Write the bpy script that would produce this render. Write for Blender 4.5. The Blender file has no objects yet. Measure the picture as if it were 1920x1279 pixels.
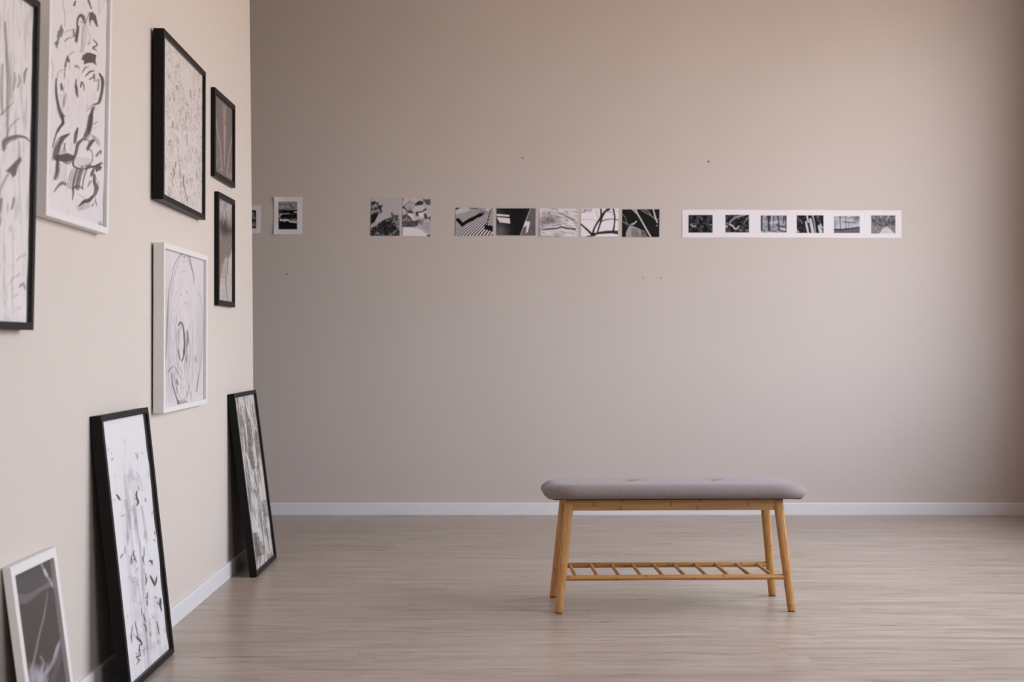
import bpy, bmesh, math, random
import numpy as np
from mathutils import Matrix, Vector, Euler

SC = bpy.context.scene
COL = SC.collection
FPX = 50.0 / 36.0 * 1920.0      # focal length in pixels
HX, HY = 960.0, 645.0           # vanishing point of the depth direction
EYE = 1.0                       # eye height
R = math.radians

# ------------------------------------------------------------------ helpers
def tag(o, label=None, cat=None, group=None, kind=None):
    if label: o['label'] = label
    if cat: o['category'] = cat
    if group: o['group'] = group
    if kind: o['kind'] = kind
    return o

def empty(name, loc, rot=(0, 0, 0)):
    o = bpy.data.objects.new(name, None)
    o.empty_display_size = 0.05
    o.location = loc
    o.rotation_euler = rot
    COL.objects.link(o)
    return o

def link_mesh(name, me, mat, parent=None):
    o = bpy.data.objects.new(name, me)
    COL.objects.link(o)
    if mat: me.materials.append(mat)
    if parent: o.parent = parent
    return o

def add_box(bm, x0, x1, y0, y1, z0, z1):
    vs = [bm.verts.new((x, y, z)) for x in (x0, x1) for y in (y0, y1) for z in (z0, z1)]
    for f in ((0, 1, 3, 2), (4, 6, 7, 5), (0, 4, 5, 1), (2, 3, 7, 6), (0, 2, 6, 4), (1, 5, 7, 3)):
        bm.faces.new([vs[i] for i in f])
    return vs

def finish(name, bm, mat, parent=None, bevel=0.0, segs=2, smooth=False):
    bmesh.ops.recalc_face_normals(bm, faces=bm.faces)
    me = bpy.data.meshes.new(name)
    bm.to_mesh(me); bm.free()
    if smooth:
        for p in me.polygons: p.use_smooth = True
    o = link_mesh(name, me, mat, parent)
    if bevel:
        m = o.modifiers.new('bevel', 'BEVEL'); m.width = bevel; m.segments = segs
        m.limit_method = 'ANGLE'; m.angle_limit = R(40)
        m.harden_normals = False
    return o

def add_rod(bm, a, b, ra, rb=None, n=24, rim=0.0, flat=1.0):
    """tapered round rod from a to b, ends softly rounded over 'rim'"""
    rb = ra if rb is None else rb
    a, b = Vector(a), Vector(b); d = (b - a); L = d.length; d.normalize()
    s = d.orthogonal().normalized(); t = d.cross(s)
    st = []
    if rim:
        for k in range(4):
            q = k / 3.0 * math.pi / 2
            st.append((rim * (1 - math.cos(q)), -(1 - math.sin(q)) * rim))
        st2 = [(L - x, y) for x, y in reversed(st)]
        st = st + st2
    else:
        st = [(0, 0), (L, 0)]
    rings = []
    for x, dr in st:
        r = ra + (rb - ra) * x / L + dr
        rings.append([bm.verts.new(a + d * x + s * (r * math.cos(2 * math.pi * k / n)) + t * (r * flat * math.sin(2 * math.pi * k / n))) for k in range(n)])
    for i in range(len(rings) - 1):
        for k in range(n):
            bm.faces.new((rings[i][k], rings[i][(k + 1) % n], rings[i + 1][(k + 1) % n], rings[i + 1][k]))
    bm.faces.new(rings[0][::-1]); bm.faces.new(rings[-1])

def srgb(r, g, b):
    def f(c):
        c /= 255.0
        return c / 12.92 if c <= 0.04045 else ((c + 0.055) / 1.055) ** 2.4
    return (f(r), f(g), f(b), 1.0)

# ------------------------------------------------------------------ materials
class NT:
    def __init__(self, name):
        self.m = bpy.data.materials.new(name); self.m.use_nodes = True
        self.t = self.m.node_tree
        self.b = self.t.nodes['Principled BSDF']
    def n(self, kind, **kw):
        nd = self.t.nodes.new(kind)
        for k, v in kw.items():
            if k in nd.inputs and not hasattr(nd, k): nd.inputs[k].default_value = v
            else: setattr(nd, k, v)
        return nd
    def l(self, a, b): self.t.links.new(a, b)
    def math(self, op, a, b=None, c=None):
        nd = self.t.nodes.new('ShaderNodeMath'); nd.operation = op
        for i, v in enumerate((a, b, c)):
            if v is None: continue
            if isinstance(v, (int, float)): nd.inputs[i].default_value = v
            else: self.l(v, nd.inputs[i])
        return nd.outputs[0]
    def noise(self, vec, scale, detail=4, rough=.5, out='Fac'):
        nd = self.t.nodes.new('ShaderNodeTexNoise')
        nd.inputs['Scale'].default_value = scale
        nd.inputs['Detail'].default_value = detail
        nd.inputs['Roughness'].default_value = rough
        if vec is not None: self.l(vec, nd.inputs['Vector'])
        return nd.outputs[out]
    def mapping(self, vec, scale=(1, 1, 1), loc=(0, 0, 0)):
        nd = self.t.nodes.new('ShaderNodeMapping')
        nd.inputs['Scale'].default_value = scale; nd.inputs['Location'].default_value = loc
        self.l(vec, nd.inputs['Vector']); return nd.outputs[0]
    def ramp(self, fac, stops):
        nd = self.t.nodes.new('ShaderNodeValToRGB')
        e = nd.color_ramp.elements
        while len(e) < len(stops): e.new(.5)
        for i, (p, c) in enumerate(stops): e[i].position = p; e[i].color = c
        self.l(fac, nd.inputs[0]); return nd.outputs[0]
    def mix(self, fac, a, b, mode='MIX'):
        nd = self.t.nodes.new('ShaderNodeMix'); nd.data_type = 'RGBA'; nd.blend_type = mode
        for s, v in ((nd.inputs[0], fac), (nd.inputs[6], a), (nd.inputs[7], b)):
            if isinstance(v, (int, float)): s.default_value = v
            elif isinstance(v, tuple): s.default_value = v
            else: self.l(v, s)
        return nd.outputs[2]
    def bump(self, h, strength, dist, normal=None):
        nd = self.t.nodes.new('ShaderNodeBump')
        nd.inputs['Strength'].default_value = strength; nd.inputs['Distance'].default_value = dist
        self.l(h, nd.inputs['Height'])
        if normal is not None: self.l(normal, nd.inputs['Normal'])
        return nd.outputs[0]
    def coord(self, which='Object'):
        return self.t.nodes.new('ShaderNodeTexCoord').outputs[which]
    def geo(self):
        return self.t.nodes.new('ShaderNodeNewGeometry').outputs['Position']

def mat_plaster(name, c1, c2, fine=.45):
    k = NT(name); p = k.geo()
    big = k.noise(p, 1.3, 3, .5)
    k.l(k.mix(big, c1, c2), k.b.inputs['Base Color'])
    k.b.inputs['Roughness'].default_value = .62
    k.b.inputs['Specular IOR Level'].default_value = .35
    a = k.noise(p, 95, 3, .55)
    b = k.noise(p, 16, 3, .5)
    # faint roller / scrim weave of the coat
    w1 = k.noise(k.mapping(p, (1, 1, .25)), 300, 1, .4)
    w2 = k.noise(k.mapping(p, (.2, .2, 1)), 320, 1, .4)
    h = k.math('ADD', k.math('MULTIPLY', a, .9 * fine), k.math('MULTIPLY', b, .35))
    h = k.math('ADD', h, k.math('MULTIPLY', k.math('ADD', w1, w2), .35 * fine))
    k.l(k.bump(h, .5, .0024), k.b.inputs['Normal'])
    return k.m

def mat_plain(name, col, rough=.5, spec=.5, bump=0, scale=200, metal=0):
    k = NT(name); p = k.coord()
    nz = k.noise(p, scale, 3, .6)
    c2 = tuple(v * .88 for v in col[:3]) + (1,)
    k.l(k.mix(nz, col, c2), k.b.inputs['Base Color'])
    k.b.inputs['Roughness'].default_value = rough
    k.b.inputs['Specular IOR Level'].default_value = spec
    k.b.inputs['Metallic'].default_value = metal
    if bump: k.l(k.bump(nz, bump, .001), k.b.inputs['Normal'])
    return k.m

def mat_laminate():
    k = NT('oak_laminate_planks'); p = k.geo()
    sp = k.n('ShaderNodeSeparateXYZ'); k.l(p, sp.inputs[0])
    x, y = sp.outputs[0], sp.outputs[1]
    yy = k.math('DIVIDE', k.math('SUBTRACT', y, .16), .2)
    row = k.math('FLOOR', yy); fy = k.math('FRACT', yy)
    wn = k.n('ShaderNodeTexWhiteNoise'); wn.noise_dimensions = '1D'; k.l(row, wn.inputs['W'])
    off = k.math('MULTIPLY', wn.outputs['Value'], 1.38)
    xx = k.math('DIVIDE', k.math('ADD', x, off), 1.38)
    colm = k.math('FLOOR', xx); fx = k.math('FRACT', xx)
    wid = k.math('ADD', k.math('MULTIPLY', row, 7.13), k.math('MULTIPLY', colm, 3.71))
    w2 = k.n('ShaderNodeTexWhiteNoise'); w2.noise_dimensions = '1D'; k.l(wid, w2.inputs['W'])
    rnd = w2.outputs['Value']
    cb = k.n('ShaderNodeCombineXYZ')
    k.l(k.math('ADD', x, k.math('MULTIPLY', rnd, 37.0)), cb.inputs[0]); k.l(y, cb.inputs[1])
    k.l(k.math('MULTIPLY', rnd, 11.0), cb.inputs[2])
    v = cb.outputs[0]
    g1 = k.noise(k.mapping(v, (1.0, 10, 1)), 2.2, 8, .66)       # broad grain along the plank
    g2 = k.noise(k.mapping(v, (2.0, 60, 1)), 4.0, 4, .6)        # fine grain
    g3 = k.noise(k.mapping(v, (2.0, 16, 1)), 3.1, 4, .6)        # dark short streaks
    base = k.ramp(g1, [(.30, srgb(145, 130, 118)), (.50, srgb(170, 156, 144)), (.70, srgb(186, 173, 161))])
    fine = k.ramp(g2, [(.25, (.86, .84, .82, 1)), (.55, (1, 1, 1, 1))])
    c = k.mix(.75, base, fine, 'MULTIPLY')
    streak = k.ramp(g3, [(.59, (1, 1, 1, 1)), (.65, (.78, .74, .71, 1)), (.73, (.42, .37, .34, 1))])
    c = k.mix(.8, c, streak, 'MULTIPLY')
    tint = k.ramp(rnd, [(0, (.94, .93, .92, 1)), (1, (1.0, 1.0, 1.0, 1))])
    c = k.mix(1.0, c, tint, 'MULTIPLY')
    # knots
    vo = k.n('ShaderNodeTexVoronoi'); vo.feature = 'F1'; vo.inputs['Scale'].default_value = 2.2
    k.l(k.mapping(v, (1.0, 3.2, 1)), vo.inputs['Vector'])
    kn = k.ramp(vo.outputs['Distance'], [(.02, (.36, .30, .27, 1)), (.075, (1, 1, 1, 1))])
    c = k.mix(.85, c, kn, 'MULTIPLY')
    # joints
    ey = k.math('MINIMUM', fy, k.math('SUBTRACT', 1, fy))
    ex = k.math('MINIMUM', fx, k.math('SUBTRACT', 1, fx))
    sy = k.math('LESS_THAN', ey, .006); sx = k.math('LESS_THAN', ex, .0009)
    seam = k.math('MAXIMUM', sy, sx)
    c = k.mix(k.math('MULTIPLY', seam, .30), c, srgb(112, 98, 88))
    k.l(c, k.b.inputs['Base Color'])
    k.l(k.math('ADD', .27, k.math('MULTIPLY', g2, .10)), k.b.inputs['Roughness'])
    k.b.inputs['Specular IOR Level'].default_value = .5
    h = k.math('SUBTRACT', k.math('MULTIPLY', g2, .4), seam)
    k.l(k.bump(h, .15, .001), k.b.inputs['Normal'])
    return k.m

def mat_bamboo(axis, seed=0):
    """axis = index of the long direction in object space; node bands and fine grain along it"""
    k = NT('bamboo_' + 'xyz'[axis]); p = k.coord()
    oi = k.t.nodes.new('ShaderNodeObjectInfo').outputs['Random']
    ad = k.n('ShaderNodeVectorMath', operation='ADD'); k.l(p, ad.inputs[0])
    cb = k.n('ShaderNodeCombineXYZ')
    for i in range(3): k.l(k.math('MULTIPLY', oi, 3.7 + i), cb.inputs[i])
    k.l(cb.outputs[0], ad.inputs[1]); v = ad.outputs[0]
    sc = [55, 55, 55]; sc[axis] = 1.6
    g = k.noise(k.mapping(v, tuple(sc)), 3.0, 4, .6)
    c = k.ramp(g, [(.28, srgb(168, 118, 64)), (.5, srgb(192, 142, 84)), (.75, srgb(208, 160, 102))])
    # strips of the lamination, each with its own nodes
    sp = k.n('ShaderNodeSeparateXYZ'); k.l(p, sp.inputs[0])
    along = sp.outputs[axis]; across = sp.outputs[2 if axis != 2 else 0]
    strip = k.math('FLOOR', k.math('DIVIDE', k.math('ADD', across, .004), .0165))
    wn = k.n('ShaderNodeTexWhiteNoise'); wn.noise_dimensions = '2D'
    c2 = k.n('ShaderNodeCombineXYZ'); k.l(strip, c2.inputs[0]); k.l(oi, c2.inputs[1]); k.l(c2.outputs[0], wn.inputs['Vector'])
    s = k.math('FRACT', k.math('DIVIDE', k.math('ADD', along, k.math('MULTIPLY', wn.outputs['Value'], .31)), .29))
    e = k.math('ABSOLUTE', k.math('SUBTRACT', s, .5))
    band = k.ramp(e, [(0, (.66, .54, .44, 1)), (.014, (.80, .70, .62, 1)), (.024, (1, 1, 1, 1))])
    c = k.mix(.9 if axis == 0 else .45, c, band, 'MULTIPLY')
    tint = k.ramp(wn.outputs['Value'], [(0, (.90, .88, .84, 1)), (1, (1, 1, 1, 1))])
    c = k.mix(1.0, c, tint, 'MULTIPLY')
    k.l(c, k.b.inputs['Base Color'])
    k.b.inputs['Roughness'].default_value = .42
    k.l(k.bump(g, .1, .0006), k.b.inputs['Normal'])
    return k.m

def mat_fabric():
    k = NT('grey_woven_fabric'); p = k.coord()
    a = k.noise(k.mapping(p, (1, 1, 6)), 330, 2, .6)
    b = k.noise(k.mapping(p, (6, 3, 1)), 330, 2, .6)
    m = k.math('MULTIPLY', k.math('ADD', a, b), .5)
    c = k.ramp(m, [(.34, srgb(88, 79, 79)), (.50, srgb(128, 117, 116)), (.66, srgb(168, 156, 154))])
    k.l(c, k.b.inputs['Base Color'])
    k.b.inputs['Roughness'].default_value = .95
    k.b.inputs['Specular IOR Level'].default_value = .15
    k.b.inputs['Sheen Weight'].default_value = .25
    k.l(k.bump(m, .5, .0012), k.b.inputs['Normal'])
    return k.m

def mat_art(rough=.75):
    k = NT('drawn_sheet')
    at = k.n('ShaderNodeAttribute'); at.attribute_name = 'art'
    nz = k.noise(k.coord(), 500, 2, .5)
    c = k.mix(.12, at.outputs['Color'], nz, 'MULTIPLY')
    k.l(c, k.b.inputs['Base Color'])
    k.b.inputs['Roughness'].default_value = rough
    k.b.inputs['Specular IOR Level'].default_value = .12
    return k.m

def mat_pane():
    k = NT('picture_glass'); t = k.t
    t.nodes.remove(k.b)
    out = t.nodes['Material Output']
    gm = k.t.nodes.new('ShaderNodeNewGeometry'); dp = k.n('ShaderNodeVectorMath', operation='DOT_PRODUCT')
    k.l(gm.outputs['Normal'], dp.inputs[0]); k.l(gm.outputs['Incoming'], dp.inputs[1])
    ci = k.math('SUBTRACT', 1.0, k.math('ABSOLUTE', dp.outputs['Value']))
    fres = k.math('ADD', .03, k.math('MULTIPLY', .38, k.math('POWER', ci, 5.0)))
    tr = k.n('ShaderNodeBsdfTransparent'); gl = k.n('ShaderNodeBsdfGlossy'); gl.inputs['Roughness'].default_value = .12
    mx = k.n('ShaderNodeMixShader')
    k.l(fres, mx.inputs[0]); k.l(tr.outputs[0], mx.inputs[1]); k.l(gl.outputs[0], mx.inputs[2])
    k.l(mx.outputs[0], out.inputs['Surface'])
    return k.m

WALL1, WALL2 = srgb(200, 191, 185), srgb(194, 185, 179)
M = dict(
    plaster=mat_plaster('beige_plaster', WALL1, WALL2),
    plaster_near=mat_plaster('beige_plaster_rough', srgb(210, 201, 193), srgb(205, 196, 188), 1.1),
    ceil=mat_plaster('ceiling_paint', srgb(214, 205, 196), srgb(208, 199, 190)),
    floor=mat_laminate(),
    skirt=mat_plain('white_skirting_paint', srgb(226, 226, 228), .42, .5, .15, 40),
    black=mat_plain('black_frame_paint', srgb(5, 4, 4), .45, .22, .1, 150),
    black_in=mat_plain('black_frame_edge', srgb(20, 19, 20), .5, .4, 0, 150),
    white=mat_plain('white_frame_paint', srgb(232, 230, 230), .40, .5, .1, 150),
    board=mat_plain('backing_board', srgb(96, 80, 66), .9, .2, .3, 60),
    dark_board=mat_plain('black_backing', srgb(16, 15, 17), .8, .2, 0, 60),
    white_board=mat_plain('white_backing', srgb(214, 211, 212), .8, .2, 0, 60),
    nail=mat_plain('dark_nail_metal', srgb(48, 40, 36), .5, .5, 0, 90, .6),
    under=mat_plain('black_dust_cloth', srgb(26, 24, 25), .95, .1, .5, 400),
    foot=mat_plain('dark_felt', srgb(46, 38, 32), .9, .1, 0, 300),
    fabric=mat_fabric(), bx=mat_bamboo(0), by=mat_bamboo(1), bz=mat_bamboo(2),
    art=mat_art(.7), print=mat_art(.55), pane=mat_pane(),
    winframe=mat_plain('white_window_paint', srgb(230, 230, 228), .4, .5, 0, 60),
)

# ------------------------------------------------------------------ raster tools for the artworks
def hash2(ix, iy, seed):
    h = (ix.astype(np.int64) * 374761393 + iy.astype(np.int64) * 668265263 + seed * 1442695041) & 0xffffffff
    h = ((h ^ (h >> 13)) * 1274126177) & 0xffffffff
    return ((h ^ (h >> 16)) & 0xffff) / 65535.0

def vnoise(x, y, seed=0):
    ix, iy = np.floor(x), np.floor(y); fx, fy = x - ix, y - iy
    fx = fx * fx * (3 - 2 * fx); fy = fy * fy * (3 - 2 * fy)
    a, b = hash2(ix, iy, seed), hash2(ix + 1, iy, seed)
    c, d = hash2(ix, iy + 1, seed), hash2(ix + 1, iy + 1, seed)
    return (a * (1 - fx) + b * fx) * (1 - fy) + (c * (1 - fx) + d * fx) * fy

def fbm(x, y, seed=0, o=4):
    s = 0; a = .5; t = 0
    for i in range(o):
        s = s + a * vnoise(x * 2 ** i, y * 2 ** i, seed + i * 17); t += a; a *= .55
    return s / t

def sstep(e0, e1, x):
    t = np.clip((x - e0) / (e1 - e0), 0, 1); return t * t * (3 - 2 * t)

class Canvas:
    """surface colour of a sheet; marks are measured in the same pixel units as the photograph"""
    def __init__(self, X, Y, U, V, base):
        self.X, self.Y, self.U, self.V = X, Y, U, V
        self.c = np.empty((len(X), 3)); self.c[:] = base; self.hair = 0.0; self.wk = 1.0; self.ak = 1.0
    def lay(self, idx, m, col):
        if not isinstance(col, (tuple, list, np.ndarray)): col = (col, col, col)
        m = np.clip(m, 0, 1)[:, None]
        self.c[idx] = self.c[idx] * (1 - m) + np.array(col)[None, :] * m
    def stroke(self, pts, w, col, a=1.0, soft=.9, dry=0.0, seed=1):
        """w: width or list of widths at the points"""
        pts = np.array(pts, float)
        ws = np.full(len(pts), float(w)) if np.isscalar(w) else np.interp(np.linspace(0, 1, len(pts)), np.linspace(0, 1, len(w)), w)
        if len(pts) > 2:                                   # smooth the polyline
            t = np.arange(len(pts)); tt = np.linspace(0, len(pts) - 1, (len(pts) - 1) * 5 + 1)
            def cr(v):
                out = []
                for q in tt:
                    i = min(int(q), len(v) - 2); f = q - i
                    p0 = v[max(i - 1, 0)]; p1 = v[i]; p2 = v[i + 1]; p3 = v[min(i + 2, len(v) - 1)]
                    out.append(.5 * (2 * p1 + (p2 - p0) * f + (2 * p0 - 5 * p1 + 4 * p2 - p3) * f * f + (3 * p1 - p0 - 3 * p2 + p3) * f ** 3))
                return np.array(out)
            ws = np.interp(tt, t, ws); pts = np.stack([cr(pts[:, 0]), cr(pts[:, 1])], 1)
        pad = ws.max() / 2 + soft + .5
        idx = np.nonzero((self.X > pts[:, 0].min() - pad) & (self.X < pts[:, 0].max() + pad) &
                         (self.Y > pts[:, 1].min() - pad) & (self.Y < pts[:, 1].max() + pad))[0]
        if not len(idx): return
        x, y = self.X[idx], self.Y[idx]
        best = np.full(len(idx), -1e9); S = np.zeros(len(idx)); T = np.zeros(len(idx)); acc = 0
        for i in range(len(pts) - 1):
            p, q = pts[i], pts[i + 1]; d = q - p; L = math.hypot(*d) + 1e-9
            u = np.clip(((x - p[0]) * d[0] + (y - p[1]) * d[1]) / L ** 2, 0, 1)
            ex, ey = x - p[0] - u * d[0], y - p[1] - u * d[1]
            r = (ws[i] + (ws[i + 1] - ws[i]) * u) / 2 - np.hypot(ex, ey)
            b = r > best
            best = np.where(b, r, best); S = np.where(b, acc + u * L, S)
            T = np.where(b, (ex * d[1] - ey * d[0]) / L, T); acc += L
        wl = np.interp(S, np.linspace(0, acc, len(ws)), ws)
        if self.hair:
            br = fbm(T * 1.9 + seed * 5.7, S * .07 + seed, seed + 3, 2)          # bristles: constant along the stroke
            ed = fbm(x * .55 + seed, y * .55, seed + 8, 3)
            q = np.clip(S / (acc + 1e-6), 0, 1); endf = 1 + 1.6 * sstep(.72, 1, q) + .8 * sstep(.2, 0, q)
            best = best + .28 - self.hair * np.minimum(wl, 9) * .26 * endf * sstep(.46, .8, br) - self.hair * .30 * np.minimum(wl, 4) * (ed - .45)
            dry = max(dry * .8, .2 * self.hair) * (1 + .9 * sstep(.6, 1, q))
        m = sstep(-soft / 2, soft / 2, best) * a
        if np.any(dry):
            nz = fbm(S * .09 + seed * 9.1, T * 2.1 + seed * 3.3, seed, 3)
            m = m * np.clip(1 - dry * sstep(.36, .64, nz), 0, 1)
        self.lay(idx, m, col)
    def brush(self, pts, w, col, a=1.0, soft=.9, dry=0.0, seed=1, splat=0):
        """a loaded brush: solid core, loose bristle lines beside it and past its end, optional spatter"""
        rnd = random.Random(int(pts[0][0] * 13 + pts[0][1] * 7)); h = self.hair
        w = w * self.wk if np.isscalar(w) else [q * self.wk for q in w]; a = min(1, a * self.ak)
        self.hair = h * .7; self.stroke(pts, w, col, a, soft, dry * .6, seed); self.hair = 0
        P = np.array(pts, float); wm = max(w) if not np.isscalar(w) else w
        ws = np.full(len(P), float(w)) if np.isscalar(w) else np.interp(np.linspace(0, 1, len(P)), np.linspace(0, 1, len(w)), w)
        if wm >= 3:
            d = np.gradient(P, axis=0); nrm = np.stack([-d[:, 1], d[:, 0]], 1); nrm /= np.linalg.norm(nrm, axis=1)[:, None] + 1e-9
            for k in range(int(3 + wm * 1.1)):
                o = rnd.uniform(-.68, .68); e = rnd.uniform(-.15, .7)
                Q = P + nrm * (ws * o)[:, None]
                Q[-1] += (P[-1] - P[-2]) / (np.linalg.norm(P[-1] - P[-2]) + 1e-9) * e * wm
                Q[0] -= (P[1] - P[0]) / (np.linalg.norm(P[1] - P[0]) + 1e-9) * rnd.uniform(-.3, .3) * wm
                self.stroke([tuple(q) for q in Q], rnd.uniform(.5, 1.0), col, a * rnd.uniform(.35, .85), .8)
        for k in range(splat):
            q = P[rnd.randrange(len(P))]
            self.dot(q[0] + rnd.gauss(0, 1.3 + wm * .35), q[1] + rnd.gauss(0, 2.2 + wm * .5), rnd.uniform(.25, .8), col, a * rnd.uniform(.4, .95), .8)
        self.hair = h
    def dot(self, x, y, r, col, a=1.0, soft=.9): self.stroke([(x, y), (x + .01, y)], 2 * r, col, a, soft)
    def poly(self, pts, col, a=1.0, soft=.9, rough=0.0, seed=3, dry=0.0, ns=.5):
        pts = np.array(pts, float)
        pad = soft + rough + .5
        idx = np.nonzero((self.X > pts[:, 0].min() - pad) & (self.X < pts[:, 0].max() + pad) &
                         (self.Y > pts[:, 1].min() - pad) & (self.Y < pts[:, 1].max() + pad))[0]
        if not len(idx): return
        x, y = self.X[idx], self.Y[idx]; d = np.full(len(idx), 1e9); ins = np.zeros(len(idx), bool)
        for i in range(len(pts)):
            p, q = pts[i], pts[(i + 1) % len(pts)]; e = q - p
            u = np.clip(((x - p[0]) * e[0] + (y - p[1]) * e[1]) / (e @ e + 1e-9), 0, 1)
            d = np.minimum(d, np.hypot(x - p[0] - u * e[0], y - p[1] - u * e[1]))
            cr = (p[1] > y) != (q[1] > y)
            ins ^= cr & (x < (q[0] - p[0]) * (y - p[1]) / (q[1] - p[1] + 1e-12) + p[0])
        sd = np.where(ins, d, -d)
        if rough: sd = sd + (fbm(x * ns, y * ns, seed, 3) - .5) * 2 * rough
        m = sstep(-soft / 2, soft / 2, sd) * a
        if dry: m = m * (1 - dry * sstep(.42, .58, fbm(x * ns * 1.3, y * ns * .45, seed + 5, 4)))
        self.lay(idx, m, col)
    def smudge(self, x, y, rx, ry, col, a):
        m = np.exp(-(((self.X - x) / rx) ** 2 + ((self.Y - y) / ry) ** 2)) * a
        idx = np.nonzero(m > .004)[0]; self.lay(idx, m[idx], col)
    def all(self): return np.arange(len(self.X))

def L(v):                       # photograph grey -> ink or paper reflectance
    v = v / 255.0
    return v / 12.92 if v <= .04045 else ((v + .055) / 1.055) ** 2.4
def C(r, g, b): return (L(r), L(g), L(b))

def sheet_mesh(name, nu, nv, pos_fn, world, paint, base, mat, parent):
    """grid of (nu+1)*(nv+1) points; pos_fn(U,V)->local xyz; painted by paint(Canvas)"""
    u, v = np.meshgrid(np.linspace(0, 1, nu + 1), np.linspace(0, 1, nv + 1))
    U, V = u.ravel(), v.ravel()
    P = pos_fn(U, V)
    Wm = np.array(world)
    W = P @ Wm[:3, :3].T + Wm[:3, 3]
    X = HX + FPX * W[:, 0] / W[:, 1]; Y = HY - FPX * (W[:, 2] - EYE) / W[:, 1]
    cv = Canvas(X, Y, U, V, base); paint(cv)
    me = bpy.data.meshes.new(name)
    n = (nu + 1) * (nv + 1)
    a = (np.arange(nv)[:, None] * (nu + 1) + np.arange(nu)[None, :]).ravel()
    q = np.stack([a, a + 1, a + nu + 2, a + nu + 1], 1)
    me.vertices.add(n); me.vertices.foreach_set('co', P.astype(np.float32).ravel())
    me.loops.add(4 * len(q)); me.loops.foreach_set('vertex_index', q.astype(np.int32).ravel())
    me.polygons.add(len(q)); me.polygons.foreach_set('loop_start', np.arange(len(q), dtype=np.int32) * 4)
    me.polygons.foreach_set('use_smooth', np.ones(len(q), bool))
    me.update(calc_edges=True)
    at = me.color_attributes.new('art', 'FLOAT_COLOR', 'POINT')
    rgba = np.ones((n, 4), np.float32); rgba[:, :3] = np.clip(cv.c, 0, 1)
    at.data.foreach_set('color', rgba.ravel())
    return link_mesh(name, me, mat, parent)

PAPER = C(242, 236, 236)
INK = C(50, 41, 40)

# ------------------------------------------------------------------ the setting
def wall_x(D): return -(1.207 + .0075 * (D - 4.6))     # face of the left wall
WALL_YAW = math.atan(.0075)
BACK = 8.333
RIGHT = 3.06
CEIL = 3.7
NEAR = -3.2
ROOMX = -4.2

def slab(name, x0, x1, y0, y1, z0, z1, mat):
    bm = bmesh.new(); add_box(bm, x0, x1, y0, y1, z0, z1)
    return tag(finish(name, bm, mat), kind='structure')

slab('floor', ROOMX - .2, RIGHT + .35, NEAR - .2, BACK + .2, -.12, 0, M['floor'])
slab('ceiling', ROOMX - .2, RIGHT + .35, NEAR - .2, BACK + .2, CEIL, CEIL + .15, M['ceil'])
slab('wall_back', ROOMX - .2, RIGHT + .35, BACK, BACK + .2, 0, CEIL, M['plaster'])
slab('wall_front', ROOMX - .2, RIGHT + .35, NEAR - .2, NEAR, 0, CEIL, M['plaster'])
slab('wall_far_left', ROOMX - .2, ROOMX, NEAR, BACK, 0, CEIL, M['plaster'])

# the partition on the left with the framed works; its free end is slightly out of plumb
def end_D(z): return 6.728 + (z - .777) * -.055
bm = bmesh.new()
zs = [0, .777, 1.6, 2.2, 2.6, CEIL]; jit = [0, 0, .006, .002, 0, -.01]
ds = [NEAR, 2.0, 4.0, 5.5]
front = []
for z, j in zip(zs, jit):
    row = [bm.verts.new((wall_x(d), d, z)) for d in ds]
    e = end_D(z) + j
    row += [bm.verts.new((wall_x(e), e, z)), bm.verts.new((wall_x(e) - .22, e, z)), bm.verts.new((wall_x(NEAR) - .22, NEAR, z))]
    front.append(row)
for i in range(len(zs) - 1):
    for k in range(6):
        bm.faces.new((front[i][k], front[i][k + 1], front[i + 1][k + 1], front[i + 1][k]))
    bm.faces.new((front[i][6], front[i][0], front[i + 1][0], front[i + 1][6]))
bm.faces.new(front[0]); bm.faces.new(front[-1])
o = finish('wall_left', bm, M['plaster_near'], bevel=.006, segs=3); tag(o, kind='structure')

# right wall with two windows (beyond the right edge of the view)
WIN = [(3.3, 7.45), (-2.4, 0.1)]
SILL, HEAD = .80, 3.25
bm = bmesh.new()
x0, x1 = RIGHT, RIGHT + .13
add_box(bm, x0, x1, NEAR - .2, BACK + .2, 0, SILL)
add_box(bm, x0, x1, NEAR - .2, BACK + .2, HEAD, CEIL)
add_box(bm, x0, x1, WIN[0][1], BACK + .2, SILL, HEAD)
add_box(bm, x0, x1, WIN[1][1], WIN[0][0], SILL, HEAD)
add_box(bm, x0, x1, NEAR - .2, WIN[1][0], SILL, HEAD)
tag(finish('wall_right', bm, M['plaster']), kind='structure')
for i, (a, b) in enumerate(WIN):
    bm = bmesh.new(); f = .06
    xa, xb = RIGHT + .07, RIGHT + .12
    add_box(bm, xa, xb, a, a + f, SILL, HEAD); add_box(bm, xa, xb, b - f, b, SILL, HEAD)
    add_box(bm, xa, xb, a, b, SILL, SILL + f); add_box(bm, xa, xb, a, b, HEAD - f, HEAD)
    n = 3 if i == 0 else 3
    for j in range(1, n):
        c = a + (b - a) * j / n; add_box(bm, xa, xb, c - .035, c + .035, SILL, HEAD)
    tag(finish('window_%d' % (i + 1), bm, M['winframe'], bevel=.004), kind='structure')
    ld = bpy.data.lights.new('sky_portal', 'AREA'); ld.shape = 'RECTANGLE'
    ld.size = b - a; ld.size_y = HEAD - SILL
    ld.cycles.is_portal = True
    lo = bpy.data.objects.new('sky_portal', ld); COL.objects.link(lo)
    lo.location = (RIGHT + .125, (a + b) / 2, (SILL + HEAD) / 2)
    lo.rotation_euler = Euler((R(90), 0, R(90)))      # faces into the room (-x)

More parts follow.
